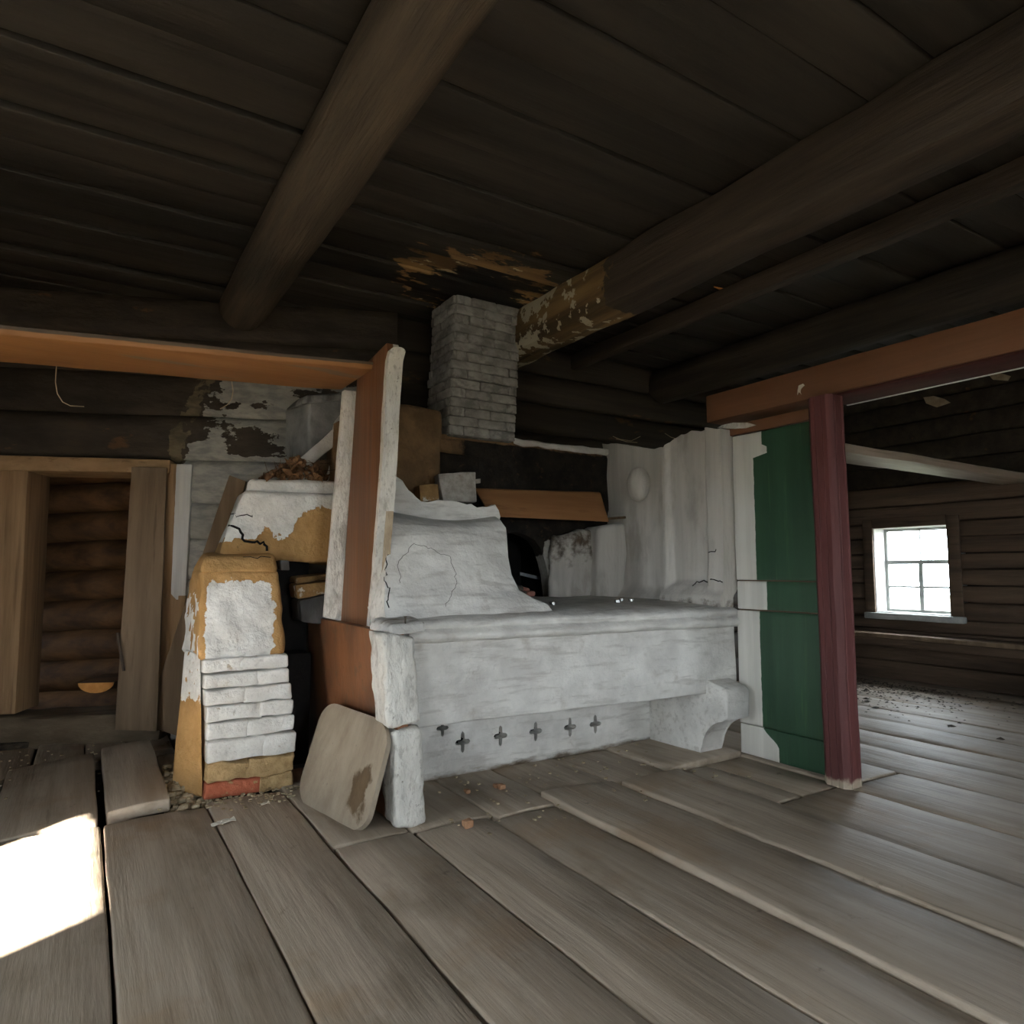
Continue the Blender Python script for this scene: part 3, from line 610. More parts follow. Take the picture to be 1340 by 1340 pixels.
# tan inner left corner, stepping forward, and stove top
bm = new(); rbox(bm, (1.52, 4.5, 1.0), (2.2, 4.74, 2.48), .07, .03, .02, 5); obj('inner_corner', bm, 'tan_plaster', stove, sharp=60, paint=dict(soot=lambda p: .55*smooth01(1.95-p.z, 0, .2), mask=zero))
bm = new(); rbox(bm, (2.2, 4.66, 1.75), (2.62, 4.745, 2.2), .06, .02, .015, 5); obj('soot_ledge', bm, 'tan_plaster', stove, sharp=60, paint=dict(soot=lambda p: .8-.6*(1-smooth01(p.x, 2.25, 2.4))*smooth01(2.05-p.z, 0, .1), mask=zero))
bm = new(); rbox(bm, (1.5, 4.74, 1.8), (4.06, 5.38, 2.33), .2, .03, .015); obj('stove_top', bm, 'tan_plaster', stove, sharp=60, paint=dict(soot=lambda p: smooth01(p.x, 2.4, 2.7)*1.2, mask=zero))
bm = new(); rbox(bm, (2.98, 4.73, 2.33), (4.04, 4.9, 2.385), .08, .015, .02, 8); obj('top_rim', bm, 'whitewash', stove, paint=dict(dirt=zero))
# rough side blocks right of the fire opening
bm = new(); qbox(bm, (ony(722, 787, 4.66), ony(790, 784, 4.62), ony(790, 693, 4.62), ony(724, 700, 4.66)), (0, .09, 0), .035, .04, .03, 9); obj('rough_jamb', bm, 'whitewash_v', stove, sharp=80, paint=dict(dirt=lambda p: max(.75*(1-smooth01(p.x, 3.2, 3.34)), .66-.9*abs(p.z-1.55) if p.z > 1.3 else .3)))
bm = new(); qbox(bm, (ony(783, 786, 4.52), ony(818, 783, 4.50), ony(827, 683, 4.50), ony(786, 688, 4.52)), (0, .24, 0), .05, .03, .012, 6); obj('side_pillar', bm, 'whitewash_v', stove, sharp=80, paint=dict(dirt=zero))
# right wing of the hearth recess
def wing_top(y_):
    pts = [(3.33, 2.32), (3.45, 2.345), (3.62, 2.36), (3.8, 2.36), (3.93, 2.30), (3.99, 2.22), (4.05, 2.3), (4.15, 2.30), (4.35, 2.35), (4.6, 2.42), (4.85, 2.45)]
    for (a, za), (b, zb) in zip(pts[:-1], pts[1:]):
        if a <= y_ <= b: return za+(zb-za)*(y_-a)/(b-a)
    return 2.4
def wgf(u, w_):
    y_ = 4.83-u*.88; z = 1.03+w_*(wing_top(y_)-1.03)+.015*noise.noise(Vector((y_*9, 3, 1)))*w_
    x = 4.0-.10*(1-smooth01(w_, 0, .12))*1.0 - .04*sin(pi*u) 
    edge = (y_ > 4.62)*smooth01(y_, 4.62, 4.83)
    if y_ > 4.6 and z < 1.7: pass
    p = Vector((x, y_-(edge*.05*noise.noise(Vector((z*8, 0, 0)))), z)); n = nv(p, 3.5, 4); return p+Vector((n.x*.02, n.y*.004, 0))
bm = new(); sheet(bm, wgf, 34, 44, (.10, 0, 0)); obj('wing_wall', bm, 'whitewash_v', stove, sharp=70, paint=dict(dirt=lambda p: .5*(1-smooth01(p.z, 1.05, 1.16))+.25*smooth01(p.z, 1.9, 2.4)))
bc = onx(839, 634, 3.94); bm = new(); bmesh.ops.create_uvsphere(bm, u_segments=24, v_segments=16, radius=1)
for v in bm.verts: v.co = bc+Vector((v.co.x*.085-.03, v.co.y*.11, v.co.z*.145))+nv(v.co, 2, 8)*.004
obj('plaster_boss', bm, 'whitewash_v', stove, paint=dict(dirt=zero), sharp=90)
def pilf(u, w_):
    y_ = 3.965-u*.60; z = 1.03+w_*(wing_top(y_)-1.03)+.02*noise.noise(Vector((y_*11, 5, 1)))*smooth01(w_, .9, 1)
    fr = max(1-smooth01(u, .05, .11), smooth01(u, .70, .76)-.0, 1-smooth01(w_, .10, .14))
    x = 3.945-.05*fr-.05*(1-smooth01(w_, .05, .1)); p = Vector((x, y_, z)); n = nv(p, 5, 14); s = noise.noise(Vector((y_*6, z*1.2, 7)))
    return p+Vector((n.x*.007+s*.018*(1-fr), 0, 0))
bm = new(); sheet(bm, pilf, 40, 60, (.14, 0, 0)); obj('pilaster', bm, 'whitewash_v', stove, sharp=70, paint=dict(dirt=lambda p: .42*(1-smooth01(p.z, 1.06, 1.16))+.12))

# brick chimney standing on the stove
chim = thing('chimney', 'grey whitewashed brick chimney rising from the stove to the ceiling', 'chimney', (2.68, 4.9, 2.36))
cx0, cx1, cy0, cy1 = 2.355, 2.96, 4.70, 5.12; lean = -.03
bm = new(); rbox(bm, (cx0+.012, cy0+.012, 2.34), (cx1-.012, cy1-.012, CZ+.03), .2, .01, .004, fn=lambda p: Vector((p.x+.06*(p.z-2.36)/1.1, p.y, p.z))); obj('core', bm, 'chimney_core', chim)
protos = []
for s in range(4):
    bm = new(); rbox(bm, (-.5, -.5, -.5), (.5, .5, .5), .25, .09, .05, 2.5, None, s); me = bpy.data.meshes.new('brick'); bmesh.ops.recalc_face_normals(bm, faces=bm.faces); bm.to_mesh(me); bm.free(); me.materials.append(MATS['chimney_brick']); me.polygons.foreach_set('use_smooth', [True]*len(me.polygons)); protos.append(me)
nc = 15; chh = (CZ-2.35)/nc
for c in range(nc):
    z = 2.35+chh*(c+.5); sx = .06*(z-2.36)/1.1; flare = .012 if c >= nc-2 else (.012 if c == 6 else 0)
    cuts = [0, .26, .52, .61] if c % 2 else [0, .13, .37, .61]
    for a, b in zip(cuts[:-1], cuts[1:]):
        o = bpy.data.objects.new('brick', random.choice(protos)); COL.objects.link(o); o.parent = chim
        o.location = Vector((cx0+sx+(a+b)/2, cy0+.045-flare+random.uniform(-.004, .004), z))-WL[chim]; o.scale = (b-a-.004, .10, chh-.004); o.rotation_euler = (0, random.uniform(-.015, .015), random.uniform(-.02, .02))
    cuts = [.0, .12, .37, .42] if c % 2 else [.0, .25, .42]
    for a, b in zip(cuts[:-1], cuts[1:]):
        for xx in (cx0+.045-flare, cx1-.045+flare):
            o = bpy.data.objects.new('brick', random.choice(protos)); COL.objects.link(o); o.parent = chim
            o.location = Vector((xx+sx+random.uniform(-.004, .004), cy0+.005+(a+b)/2, z))-WL[chim]; o.scale = (.10, b-a-.006, chh-.007); o.rotation_euler = (random.uniform(-.02, .02), 0, random.uniform(-.02, .02))

# hearth plank, loose bricks, stick, candles
bm = new(); qbox(bm, (ony(643, 676, 4.40), ony(797, 683, 4.40), ony(786, 645, 4.56), ony(622, 640, 4.56)), (0, .03, .012), .15, .004, .002); o = obj('hearth_plank', bm, 'hearth_plank'); tag(o, 'short brown plank lying on edge across the hearth opening', 'plank')
a, b = ony(780, 681, 4.44), ony(818, 677, 4.42); bm = new(); tube(bm, [a, a.lerp(b, .5)+Vector((0, 0, .004)), b], .012, 6); o = obj('wooden_stick', bm, 'twig'); tag(o, 'short brown stick on the pillar beside the hearth plank', 'stick')
bm = new(); qbox(bm, (ony(550, 657, 4.30), ony(576, 654, 4.30), ony(574, 633, 4.32), ony(549, 635, 4.32)), (.02, .14, 0), .06, .01, .008, 9); o = obj('loose_brick', bm, 'tan_brick'); tag(o, 'small tan brick on the stove shoulder left of the grey block', 'brick')
bm = new(); qbox(bm, (ony(580, 656, 4.28), ony(624, 657, 4.28), ony(622, 617, 4.30), ony(574, 620, 4.30)), (.02, .13, 0), .06, .006, .006, 9); o = obj('loose_block', bm, 'speckled_block'); tag(o, 'pale speckled square block standing on the stove shoulder', 'block')
bm = new(); qbox(bm, (ony(622, 632, 4.36), ony(629, 632, 4.36), ony(629, 626, 4.36), ony(622, 627, 4.36)), (0, .06, 0), .06, .004, .003); o = obj('brick_chip', bm, 'speckled_block'); tag(o, 'tiny pale chip beside the speckled square block', 'chip')
for i, (px, py, y_, lab) in enumerate(((723, 786.5, 3.80, 'tin candle cup alone at the left, under the fire opening'), (808, 786.5, 3.78, 'left of three tin candle cups grouped on the ledge'), (813, 783.5, 3.98, 'middle of three tin candle cups, the farthest back'), (826, 784.5, 3.86, 'right of three tin candle cups grouped on the ledge'))):
    p = ony(px, py, y_); p.z = 1.062
    t = thing('tealight', lab, 'candle', p, 'tealights on the hearth ledge')
    bm = new(); lathe(bm, [(.022, 0), (.0225, .018), (.0235, .019), (.021, .0175), (.021, .011)], p); obj('cup', bm, 'tin', t)
    bm = new(); lathe(bm, [(.0205, .010), (.0205, .0128), (.002, .013)], p, 12); obj('wax', bm, 'wax', t)
    bm = new(); tube(bm, [p+Vector((0, 0, .011)), p+Vector((.001, 0, .02))], .0012, 5); obj('wick', bm, 'black', t)
rng = random.Random(3)
for i in range(6):
    x = (2.98, 3.10, 2.90, 3.06, 3.14, 3.0)[i]; y_ = YW+(-.10, -.06, .0, .06, .08, .2)[i]; bm = new(); s = (.05, .042, .045, .05, .04, .055)[i]
    c = Vector((x, y_, (1.085, 1.085, 1.10, 1.13, 1.12, 1.17)[i]+s*.3)); rbox(bm, (c.x-s, c.y-s*.7, c.z-s*.5), (c.x+s, c.y+s*.7, c.z+s*.5), .04, .015, .014, 12, None, i)
    o = obj('brick_fragment', bm, 'red_brick' if i % 3 else 'soil'); tag(o, 'dull '+('red', 'dusty red', 'dark', 'red', 'dark red', 'large red')[i]+' brick fragment in the fire opening, '+('nearest the ledge edge', 'beside the right jamb', 'leftmost of the pile', 'in the middle of the pile', 'against the right side wall', 'deepest inside')[i], 'brick fragment', 'brick fragments in the fire opening')
a, b = ony(681, 753, 5.0), ony(716, 761, 5.0); bm = new(); qbox(bm, (a, b, b+Vector((0, 0, .03)), a+Vector((0, 0, .03))), (0, .01, 0), .1, .002, .001); o = obj('metal_strip', bm, 'strip_metal'); tag(o, 'grey metal strip lying askew inside the fire opening', 'strip')

# ================================================================== LEFT PARTITION (rust boards with white edges)
part = thing('stove_partition', 'rust-brown board partition with white edges at the stove left end', 'partition', (1.42, 3.5, 0))
up = [(4.36, .97), (4.14, 2.50), (3.78, 2.50), (3.66, 2.545), (3.56, 2.60), (3.50, 2.625), (3.475, 2.60), (3.47, 2.5), (3.56, 1.9), (3.65, 1.42), (3.74, 1.1), (3.80, .97)]
up = [(4.34, .97), (4.13, 2.50), (3.66, 2.50), (3.63, 2.56), (3.60, 2.62), (3.585, 2.645)]
fe = [onx(a, b, 1.42) for a, b in ((508, 468), (506, 480), (503, 500), (501, 540), (499, 600), (495, 650), (491, 700), (488, 750), (484, 790), (482, 822))]
poly = [Vector((1.42, 4.36, .96)), Vector((1.42, 4.13, 2.55)), Vector((1.42, fe[0].y+.03, 2.60))]+fe
bm = new(); prism(bm, poly, (.075, 0, 0), .004)
obj('upper_board', bm, 'rust_paint', part, sharp=30, paint=dict(mask=lambda p: 1.0 if p.x > 1.428 else 0))
# white front edge board following the leaning front
ed = [onx(a, b, 1.415) for a, b in ((511, 453), (507, 470), (504.5, 500), (502, 540), (499.5, 600), (496, 650), (492, 700), (488.5, 750), (484.5, 790), (482, 822))]
def edf(p):
    t = 1-p.z; k = max(0, min(len(ed)-1.001, t*(len(ed)-1))); i = int(k); c = ed[i].lerp(ed[i+1], k-i)
    return Vector((1.417+p.x*.09, c.y-.012+p.y*.05, c.z))
def edr(p):
    if p.z > .965: h = (p.z-.965)/.035; p = Vector((.5+(p.x-.5)*math.sqrt(max(.05, 1-h*h*.9)), p.y, p.z))
    return edf(p)+nv(edf(p), 14)*.003
bm = new(); rbox(bm, (0, 0, 0), (1, 1, 1), .012, .012, 0, fn=edr)
obj('upper_edge', bm, 'white_edge', part, sharp=40, paint=dict(mask=lambda p: 1.0 if (1.02 < p.z < 1.64 and p.x > 1.46) else 0))
bm = new(); qbox(bm, (ony(425, 808, 4.36), ony(447, 813, 4.36), ony(467, 512, 4.16), ony(450, 510, 4.16)), (0, .05, 0), .1, .006, .004); obj('back_board', bm, 'white_edge', part, paint=dict(mask=zero))
lp = [(1.40, 3.36, 0), (1.40, 3.36, .50), (1.385, 3.33, .93), (1.385, 3.5, .965), (1.385, 4.86, .95), (1.40, 4.95, 0)]
bm = new(); prism(bm, [(1.40, 3.36, .0), (1.395, 3.34, .50), (1.36, 3.33, .97), (1.36, 4.9, .97), (1.40, 4.95, .0)], (.06, 0, 0), .003); obj('lower_panel', bm, 'rust_panel', part, sharp=30)
q = [ony(a, b, 3.30) for a, b in ((508, 956), (552, 945), (543, 832), (499, 828))]
bm = new(); qbox(bm, q, (0, .2, 0), .02, .022, .011, 16); obj('edge_block', bm, 'white_edge', part, sharp=70, paint=dict(mask=zero))
q = [ony(a, b, 3.29) for a, b in ((521, 1088), (559, 1079), (555, 951), (513, 960))]
bm = new(); qbox(bm, q, (0, .2, 0), .02, .026, .011, 16, 4); obj('edge_block', bm, 'white_edge', part, sharp=70, paint=dict(mask=zero))
q = [ony(a, b, 3.34) for a, b in ((478, 826), (556, 835), (550, 806), (484, 806))]
bm = new(); qbox(bm, (( 1.33, 3.31, .965), (1.56, 3.34, .965), (1.56, 3.36, 1.03), (1.36, 3.36, 1.02)), (0, .30, .01), .04, .02, .014, 9); obj('cap_plaster', bm, 'whitewash', part, sharp=70, paint=dict(dirt=lambda p: .5 if p.z > 1.0 else 0))
bm = new(); nb = Vector((1.44, 3.36, 1.0)); tube(bm, [nb, nb+Vector((0, 0, .05))], .004, 6); tube(bm, [nb+Vector((0, 0, .05)), nb+Vector((0, 0, .054))], .009, 8); obj('nail', bm, 'iron', part)

# left orange shelf beam
Lb, Rb = Vector((-2.29, 4.80, 2.5)), Vector((1.42, 4.40, 2.5))
def bmx(p, q, x): return p+(q-p)*((x-p.x)/(q.x-p.x))
fbl, fbr = onz(0, 438, 2.5), onz(490, 484, 2.5); ftl, ftr = ony(0, 424.5, fbl.y-.03), ony(500, 474.5, fbr.y-.04)
bbl, bbr = ony(0, 474, 4.64), onz(450, 511, 2.5)
A = [bmx(fbl, fbr, x) for x in (-2.29, 1.42)]; T = [bmx(ftl, ftr, x) for x in (-2.29, 1.42)]; B = [bmx(bbl, bbr, x) for x in (-2.29, 1.42)]
bm = new(); qbox(bm, (A[0], A[1], T[1], T[0]), (B[0], B[1], B[1]+Vector((0, 0, .07)), B[0]+Vector((0, 0, .07))), .15, .008, .006, 3); o = obj('painted_beam', bm, 'orange_paint', paint=dict(mask=lambda p: smooth01(p.z, 2.505, 2.53)*.9)); tag(o, 'orange-brown painted shelf beam running left from the partition', 'beam')  # front face painted grey-brown: weathering, plus shade put into the colour
for px0, pts in ((74, ((74, 478), (72.5, 500), (75, 515), (82, 526), (92, 531), (110, 532))), (303, ((303, 497), (305, 512), (303, 522), (297, 530), (288, 535)))):
    bm = new(); tube(bm, [ony(a, b, 4.52+.02*i) for i, (a, b) in enumerate(pts)], .0025, 5); o = obj('thin_wire', bm, 'peel'); tag(o, 'thin pale wire curl hanging from the left end of orange beam' if px0 < 100 else 'thin pale wire curl hanging from orange beam near the stove', 'wire')

# ================================================================== BRICK PIER on the left
pier = thing('brick_pier', 'whitewashed stepped brick pier with ochre clay plaster, left of the partition', 'pier', (.88, 4.5, 0))
# courses: pixel y of joints read at the left front edge -> heights
courses = [(.0, .085, 4.28, .635, 1.12), (.088, .19, 4.285, .64, 1.135), (.195, .315, 4.295, .64, 1.14), (.32, .415, 4.31, .635, 1.13), (.42, .505, 4.325, .63, 1.125), (.51, .60, 4.34, .62, 1.115), (.605, .69, 4.355, .615, 1.10), (.695, .775, 4.37, .61, 1.095)]
for i, (z0, z1, y0, x0, x1) in enumerate(courses):
    cut = x0+(x1-x0)*(.45 if i % 2 else .62)
    for k, (a, b) in enumerate(((x0, cut), (cut, x1))):
        bm = new(); m = 'pier_brick'
        if i == 0: m = 'pier_red' if k == 0 else 'pier_mud'
        if i == 1: m = 'pier_mud'
        rbox(bm, (a-(.008 if k else 0), y0, z0), (b+(.008 if not k else 0), 4.62, z1), (.035), .011, .011 if i != 1 else .02, 12, None, i*3+k)
        obj('brick', bm, m, pier, sharp=70)
def pm(p):   # whitewash left on the lower body
    f = smooth01(p.x, .57, .68)*(1-smooth01(p.x, .92, 1.10))*(1-smooth01(p.z, 1.13, 1.32))*1.25-.1
    if p.x < .585 and p.z < 1.15: f = .75
    return f
q = [(.59, 4.385, .76), (1.09, 4.385, .76), (1.045, 4.47, 1.30), (.585, 4.47, 1.30)]
bm = new(); qbox(bm, q, [(.56, 4.98, .76), (1.09, 4.98, .76), (1.045, 4.98, 1.30), (.60, 4.98, 1.30)], .024, .035, .018, 11); obj('lower_body', bm, 'pier_plaster', pier, sharp=70, paint=dict(mask=pm))
bm = new(); qbox(bm, [(.585, 4.46, 1.28), (1.05, 4.46, 1.28), (1.035, 4.52, 1.40), (.62, 4.52, 1.38)], [(.6, 4.98, 1.28), (1.05, 4.98, 1.28), (1.035, 4.98, 1.43), (.66, 4.98, 1.41)], .05, .03, .01, 7); obj('clay_cap', bm, 'pier_plaster', pier, sharp=70, paint=dict(mask=zero))
bm = new(); qbox(bm, [(.50, 4.62, 0), (.63, 4.31, 0), (.6, 4.41, .8), (.55, 4.7, .8)], [(.56, 5.0, 0), (.7, 4.9, 0), (.66, 4.9, .8), (.6, 5.0, .8)], .06, .02, .012); obj('clay_side', bm, 'pier_plaster', pier, sharp=70, paint=dict(mask=lambda p: .7 if p.z > .5 else 0))
def um(p):
    lim = 1.56+.10*noise.noise(Vector((p.x*5, 2, 1)))+smooth01(p.x, 1.1, 1.35)*.16
    f = smooth01(p.z, lim-.12, lim+.12)*1.2-.1
    if p.x < .93 and p.z > 1.49: f = 1.1
    if p.x < .70+.1*(p.z-1.4) and p.z > 1.6: f = 0
    return f
U = [ony(a, b, 4.66) for a, b in ((286, 728), (440, 738), (440, 646), (319, 641))]
bm = new(); qbox(bm, U, [U[0]+Vector((.03, .45, 0)), U[1]+Vector((.1, .45, 0)), U[2]+Vector((.1, .45, .02)), U[3]+Vector((.05, .45, .02))], .03, .03, .014, 6); obj('upper_body', bm, 'pier_plaster', pier, sharp=70, paint=dict(mask=um))
U2 = [ony(a, b, 4.70) for a, b in ((321, 643), (442, 648), (442, 630), (327, 626))]
bm = new(); qbox(bm, U2, [v+Vector((.08, .45, .03)) for v in U2], .035, .025, .012, 7); obj('top_ledge', bm, 'pier_brick', pier, sharp=70)
# clutter in the nook between pier and partition
Q = [ony(a, b, 4.62) for a, b in ((389, 784), (436, 776), (436, 760), (387, 765))]
bm = new(); qbox(bm, Q, (0, .2, 0), .06, .015, .012, 8); o = obj('nook_brick', bm, 'tan_brick'); tag(o, 'ochre brick in the dark nook right of the pier, lower one', 'brick')
Q = [ony(a, b, 4.72) for a, b in ((387, 763.5), (436, 758.5), (436, 750), (388, 755))]
bm = new(); qbox(bm, Q, (0, .2, 0), .06, .012, .012, 8); o = obj('nook_brick', bm, 'tan_brick'); tag(o, 'ochre brick in the dark nook right of the pier, upper one', 'brick')
Q = [ony(a, b, 4.60) for a, b in ((394, 814), (434, 818), (434, 777), (393, 786))]
bm = new(); qbox(bm, Q, (0, .25, 0), .05, .02, .012, 6); o = obj('metal_stub', bm, 'metal_dark'); tag(o, 'dark rusty metal piece with white drips under the nook bricks', 'metal piece')
bm = new(); rbox(bm, (1.05, 4.92, 0), (1.36, 5.0, 1.9), .3, .01, .01); rbox(bm, (1.08, 4.70, 0), (1.34, 4.92, .74), .2, .02, .015); obj('dark_masonry', bm, 'black', pier)
Q = [ony(a, b, 4.55) for a, b in ((368, 746), (379, 746), (378, 733), (367, 733))]
bm = new(); qbox(bm, Q, (0, .1, 0), .05, .006, .004); obj('brick_stub', bm, 'metal_dark', pier)
# stack of the rear stove: flue block and slanted slabs above the pier
bm = new(); Q = [ony(a, b, 5.0) for a, b in ((404, 602), (470, 600), (470, 522), (405, 526))]; K = [ony(a, b, 5.35) for a, b in ((372, 600), (470, 592), (470, 524), (374, 535))]
qbox(bm, Q, K, .06, .02, .012, 5); flue = obj('flue_block', bm, 'grey_plaster', stove); flue['label'] = 'grey plastered flue block above the leaves'
bm = new(); Q = [ony(a, b, 4.98) for a, b in ((402, 527), (470, 522), (470, 513), (400, 517))]; K = [ony(a, b, 5.36) for a, b in ((372, 537), (470, 528), (470, 517), (386, 524))]; qbox(bm, Q, K, .06, .012, .008, 5); obj('cap_slab', bm, 'grey_plaster', flue)
for i, (q4, y_, lab) in enumerate(((((400, 614), (452, 572), (446, 553), (392, 600)), 4.86, 'long slanted pale slab leaning against the flue block'), (((432, 580), (455, 566), (455, 530), (437, 552)), 4.92, 'short pale slab leaning beside the white board'))):
    bm = new(); qbox(bm, [ony(a, b, y_) for a, b in q4], (.02, .07, .01), .04, .01, .008, 8, i); o = obj('broken_slab', bm, 'whitewash', paint=dict(dirt=lambda p: .25)); tag(o, lab, 'slab')
bm = new(); Q = [ony(a, b, 4.9) for a, b in ((430, 632), (462, 632), (462, 578), (438, 584))]; qbox(bm, Q, (0, .3, 0), .04, .04, .02, 7); obj('plaster_lump', bm, 'whitewash', pier, paint=dict(dirt=lambda p: .2))
# dry leaves and twigs on the pier
heap = thing('dry_leaf_heap', 'heap of curled dry brown leaves on top of the white pier', 'leaves', (1.1, 4.86, 1.93)); rng = random.Random(11)
lm = []
for s in range(5):
    bm = new(); L_ = .045; 
    def lf(u, w_, s=s): 
        x = (u-.5)*L_*2; hw = .02*sin(pi*min(max(u, .04), .96))+.002; yy = (w_-.5)*2*hw; c = 14+6*s
        return Vector((x, yy, .012*cos(x*c*3)+(yy*yy)*22*(1 if s % 2 else -1)))
    sheet(bm, lf, 5, 3); me = bpy.data.meshes.new('leaf'); bm.to_mesh(me); bm.free(); me.materials.append(MATS['leaf']); lm.append(me)
for i in range(95):
    a = rng.gauss(0, .5); r = abs(rng.gauss(0, .45)); px = 385+38*max(-1.1, min(1.1, rng.gauss(0, .5))); d = rng.random()
    h = max(0, 1-abs(px-388)/46); py = 627-30*h*rng.random()
    p = ony(px, py, 4.72+.12*d); o = bpy.data.objects.new('leaf', rng.choice(lm)); COL.objects.link(o); o.parent = heap
    o.location = p-WL[heap]; o.rotation_euler = (rng.uniform(-1.4, 1.4), rng.uniform(-1.2, 1.2), rng.uniform(0, 6.3)); sc = rng.uniform(.6, 1.25); o.scale = (sc, sc, sc)
bm = new()
for i in range(34):
    c = ony(rng.uniform(350, 425), rng.uniform(603, 630), 4.74+.08*rng.random()); d = Vector((rng.uniform(-1, 1), rng.uniform(-.5, .5), rng.uniform(-.6, .5))).normalized()*rng.uniform(.03, .09); tube(bm, [c-d, c+nv(c, 9)*.006, c+d], .0018, 4)
o = obj('twigs', bm, 'twig', heap); o['kind'] = 'stuff'

# ================================================================== boards, lid, half log by the doorway
def wq(pts, off): return [onw(a, b, off) for a, b in pts]
q = [onw(150, 955, .30), onw(205, 957, .30), onw(218, 612, .19), onw(172, 611, .19)]
bm = new(); qbox(bm, q, tuple(-WN*.03), .15, .004, .003); lb = obj('leaning_board', bm, 'grey_board'); tag(lb, 'wide upright brown board leaning in the doorway, taller and straighter', 'board')
a, b = onw(154, 828, .285), onw(162, 878, .30); bm = new(); tube(bm, [a, b], .012, 6); obj('latch_bar', bm, 'iron', lb)
q = [onw(188, 948, .23), onw(237, 965, .23), onw(322, 630, .15), onw(300, 622, .15)]
bm = new(); qbox(bm, q, tuple(-WN*.025), .15, .004, .003); o = obj('leaning_plank', bm, 'grey_board'); tag(o, 'narrower brown board slanting from the floor up behind the white pier', 'board')
# half log in the hall
c = wpt((tl+tr)/2+.12, .17, -.35); hl = thing('half_log', 'split log with fresh orange cut end lying behind the threshold', 'log', c)
def half(bm, c, r, vec, dz=0):
    pts = [c+WE*(r*cos(a))+Vector((0, 0, dz+.62*r*sin(a))) for a in [pi+pi*k/10 for k in range(11)]]
    pts = [p+Vector((0, 0, .62*r)) for p in pts]; prism(bm, pts, vec, .003)
cc = onw(126, 897, -.20)-Vector((0, 0, .06)); bm = new(); half(bm, cc, .135, tuple(-WN*.5)); obj('bark', bm, 'log_hall', hl)
bm = new(); half(bm, cc+WN*.012, .133, tuple(-WN*.014)); obj('cut_end', bm, 'fresh_cut', hl)
# round-cornered wooden lid
lidq = [Vector((1.10, 3.98, .0)), Vector((1.235, 3.375, .0)), Vector((1.345, 3.30, .50)), Vector((1.305, 4.16, .47))]
lidq = [onz(384, 1046, .0), onz(474, 1096, .0), onx(512, 946, 1.335), onx(424, 915, 1.30)]
out = []
for cx_, cy_, a0 in ((.78, .78, 0), (.22, .78, 90), (.22, .22, 180), (.78, .22, 270)):
    for k in range(8):
        a = radians(a0+90*k/7); out.append((cx_+.22*cos(a), cy_+.22*sin(a)))
def bil(u, v): return (lidq[0]*(1-u)+lidq[1]*u)*(1-v)+(lidq[3]*(1-u)+lidq[2]*u)*v
ln = (lidq[1]-lidq[0]).cross(lidq[3]-lidq[0]).normalized()
if ln.x < 0: ln = -ln
bm = new(); N_ = 14
def disc(off):
    rings = []
    for r in range(N_+1):
        k = r/N_; rings.append([bm.verts.new(bil(.5+(u-.5)*max(k, .001), .5+(v-.5)*max(k, .001))+ln*(off+(.006 if (k == 1) else 0)*(1 if off == 0 else -1))) for u, v in out])
    for a, b in zip(rings[:-1], rings[1:]):
        for i in range(len(out)): bm.faces.new((a[i], a[(i+1) % len(out)], b[(i+1) % len(out)], b[i]))
    return rings[-1]
e1, e2 = disc(0), disc(.04)
for i in range(len(out)): bm.faces.new((e1[i], e2[i], e2[(i+1) % len(out)], e1[(i+1) % len(out)]))
bmesh.ops.remove_doubles(bm, verts=bm.verts, dist=.0008)
lc = bil(.86, .36)
def lidm(p): d = (p-lc); return .95-math.sqrt((d.y/.17)**2+(d.z/.19)**2)*.62
o = obj('weathered_board', bm, 'lid_wood', sharp=50, paint=dict(mask=lidm)); tag(o, 'weathered square wooden board with rounded corners leaning on the rust panel', 'board')

# ================================================================== RIGHT PARTITION: green panel, post, orange beam
gp = thing('green_partition', 'green painted board partition with whitewashed left edge by the stove', 'partition', (4.03, 3.0, 0))
def gmask(p):
    z, y_ = p.z, p.y
    if z > 2.16: b = 3.09
    elif z > 2.10: b = 3.05+.0
    elif z > 1.22: b = 3.165
    elif z > 1.02: b = 3.09
    elif z > .22: b = 3.15
    else: b = 3.15-.12*smooth01(.22-z, 0, .12)
    return .5+(y_-b)*16
for (y0, y1, z0, z1, x0) in ((2.62, 3.345, 1.225, 2.27, 4.0), (2.62, 3.345, 1.02, 1.215, 4.008), (2.62, 3.345, .22, 1.01, 3.998), (2.62, 3.345, 0.01, .215, 4.004)):
    bm = new(); rbox(bm, (x0, y0, z0), (x0+.045, y1, z1), .022, .006, .003, 4); obj('panel', bm, 'green_paint', gp, sharp=60, paint=dict(mask=gmask))
bm = new(); rbox(bm, (4.022, 2.62, .01), (4.038, 3.34, 2.27), .3, .002, 0); obj('backing', bm, 'log_brown', gp)
bm = new(); rbox(bm, (4.0, 2.6, 2.28), (4.05, 3.45, 2.36), .2, .006, .002); obj('top_rail', bm, 'orange_paint_y', gp)
bm = new(); pts = [onx(a, b, 3.985) for a, b in ((938, 560), (945, 556), (960, 553), (978, 553), (988, 556), (975, 560), (960, 561))]; prism(bm, pts, (.02, 0, 0), .003); obj('plaster_flake', bm, 'white_edge', gp, paint=dict(mask=zero))
bm = new(); X0, Y0, s = 3.95, 2.55, .085; sec = [(-1, -.62), (-.9, -.78), (-.62, -1), (-.50, -1), (-.42, -.93), (-.34, -1), (.34, -1), (.42, -.93), (.50, -1), (.62, -1), (.9, -.8), (1, -.62), (1, .62), (.62, 1), (-.62, 1), (-1, .62), (-1, .34), (-.93, .28), (-1, .22), (-1, -.22), (-.93, -.28), (-1, -.34)]
nz_ = 26; R = []
for i in range(nz_+1):
    z = 2.385*i/nz_; r = []
    for (a, b) in sec: p = Vector((X0+a*s-.012*(z-1.2), Y0+b*s, z)); r.append(bm.verts.new(p+nv(p, 3, 4)*.004))
    R.append(r)
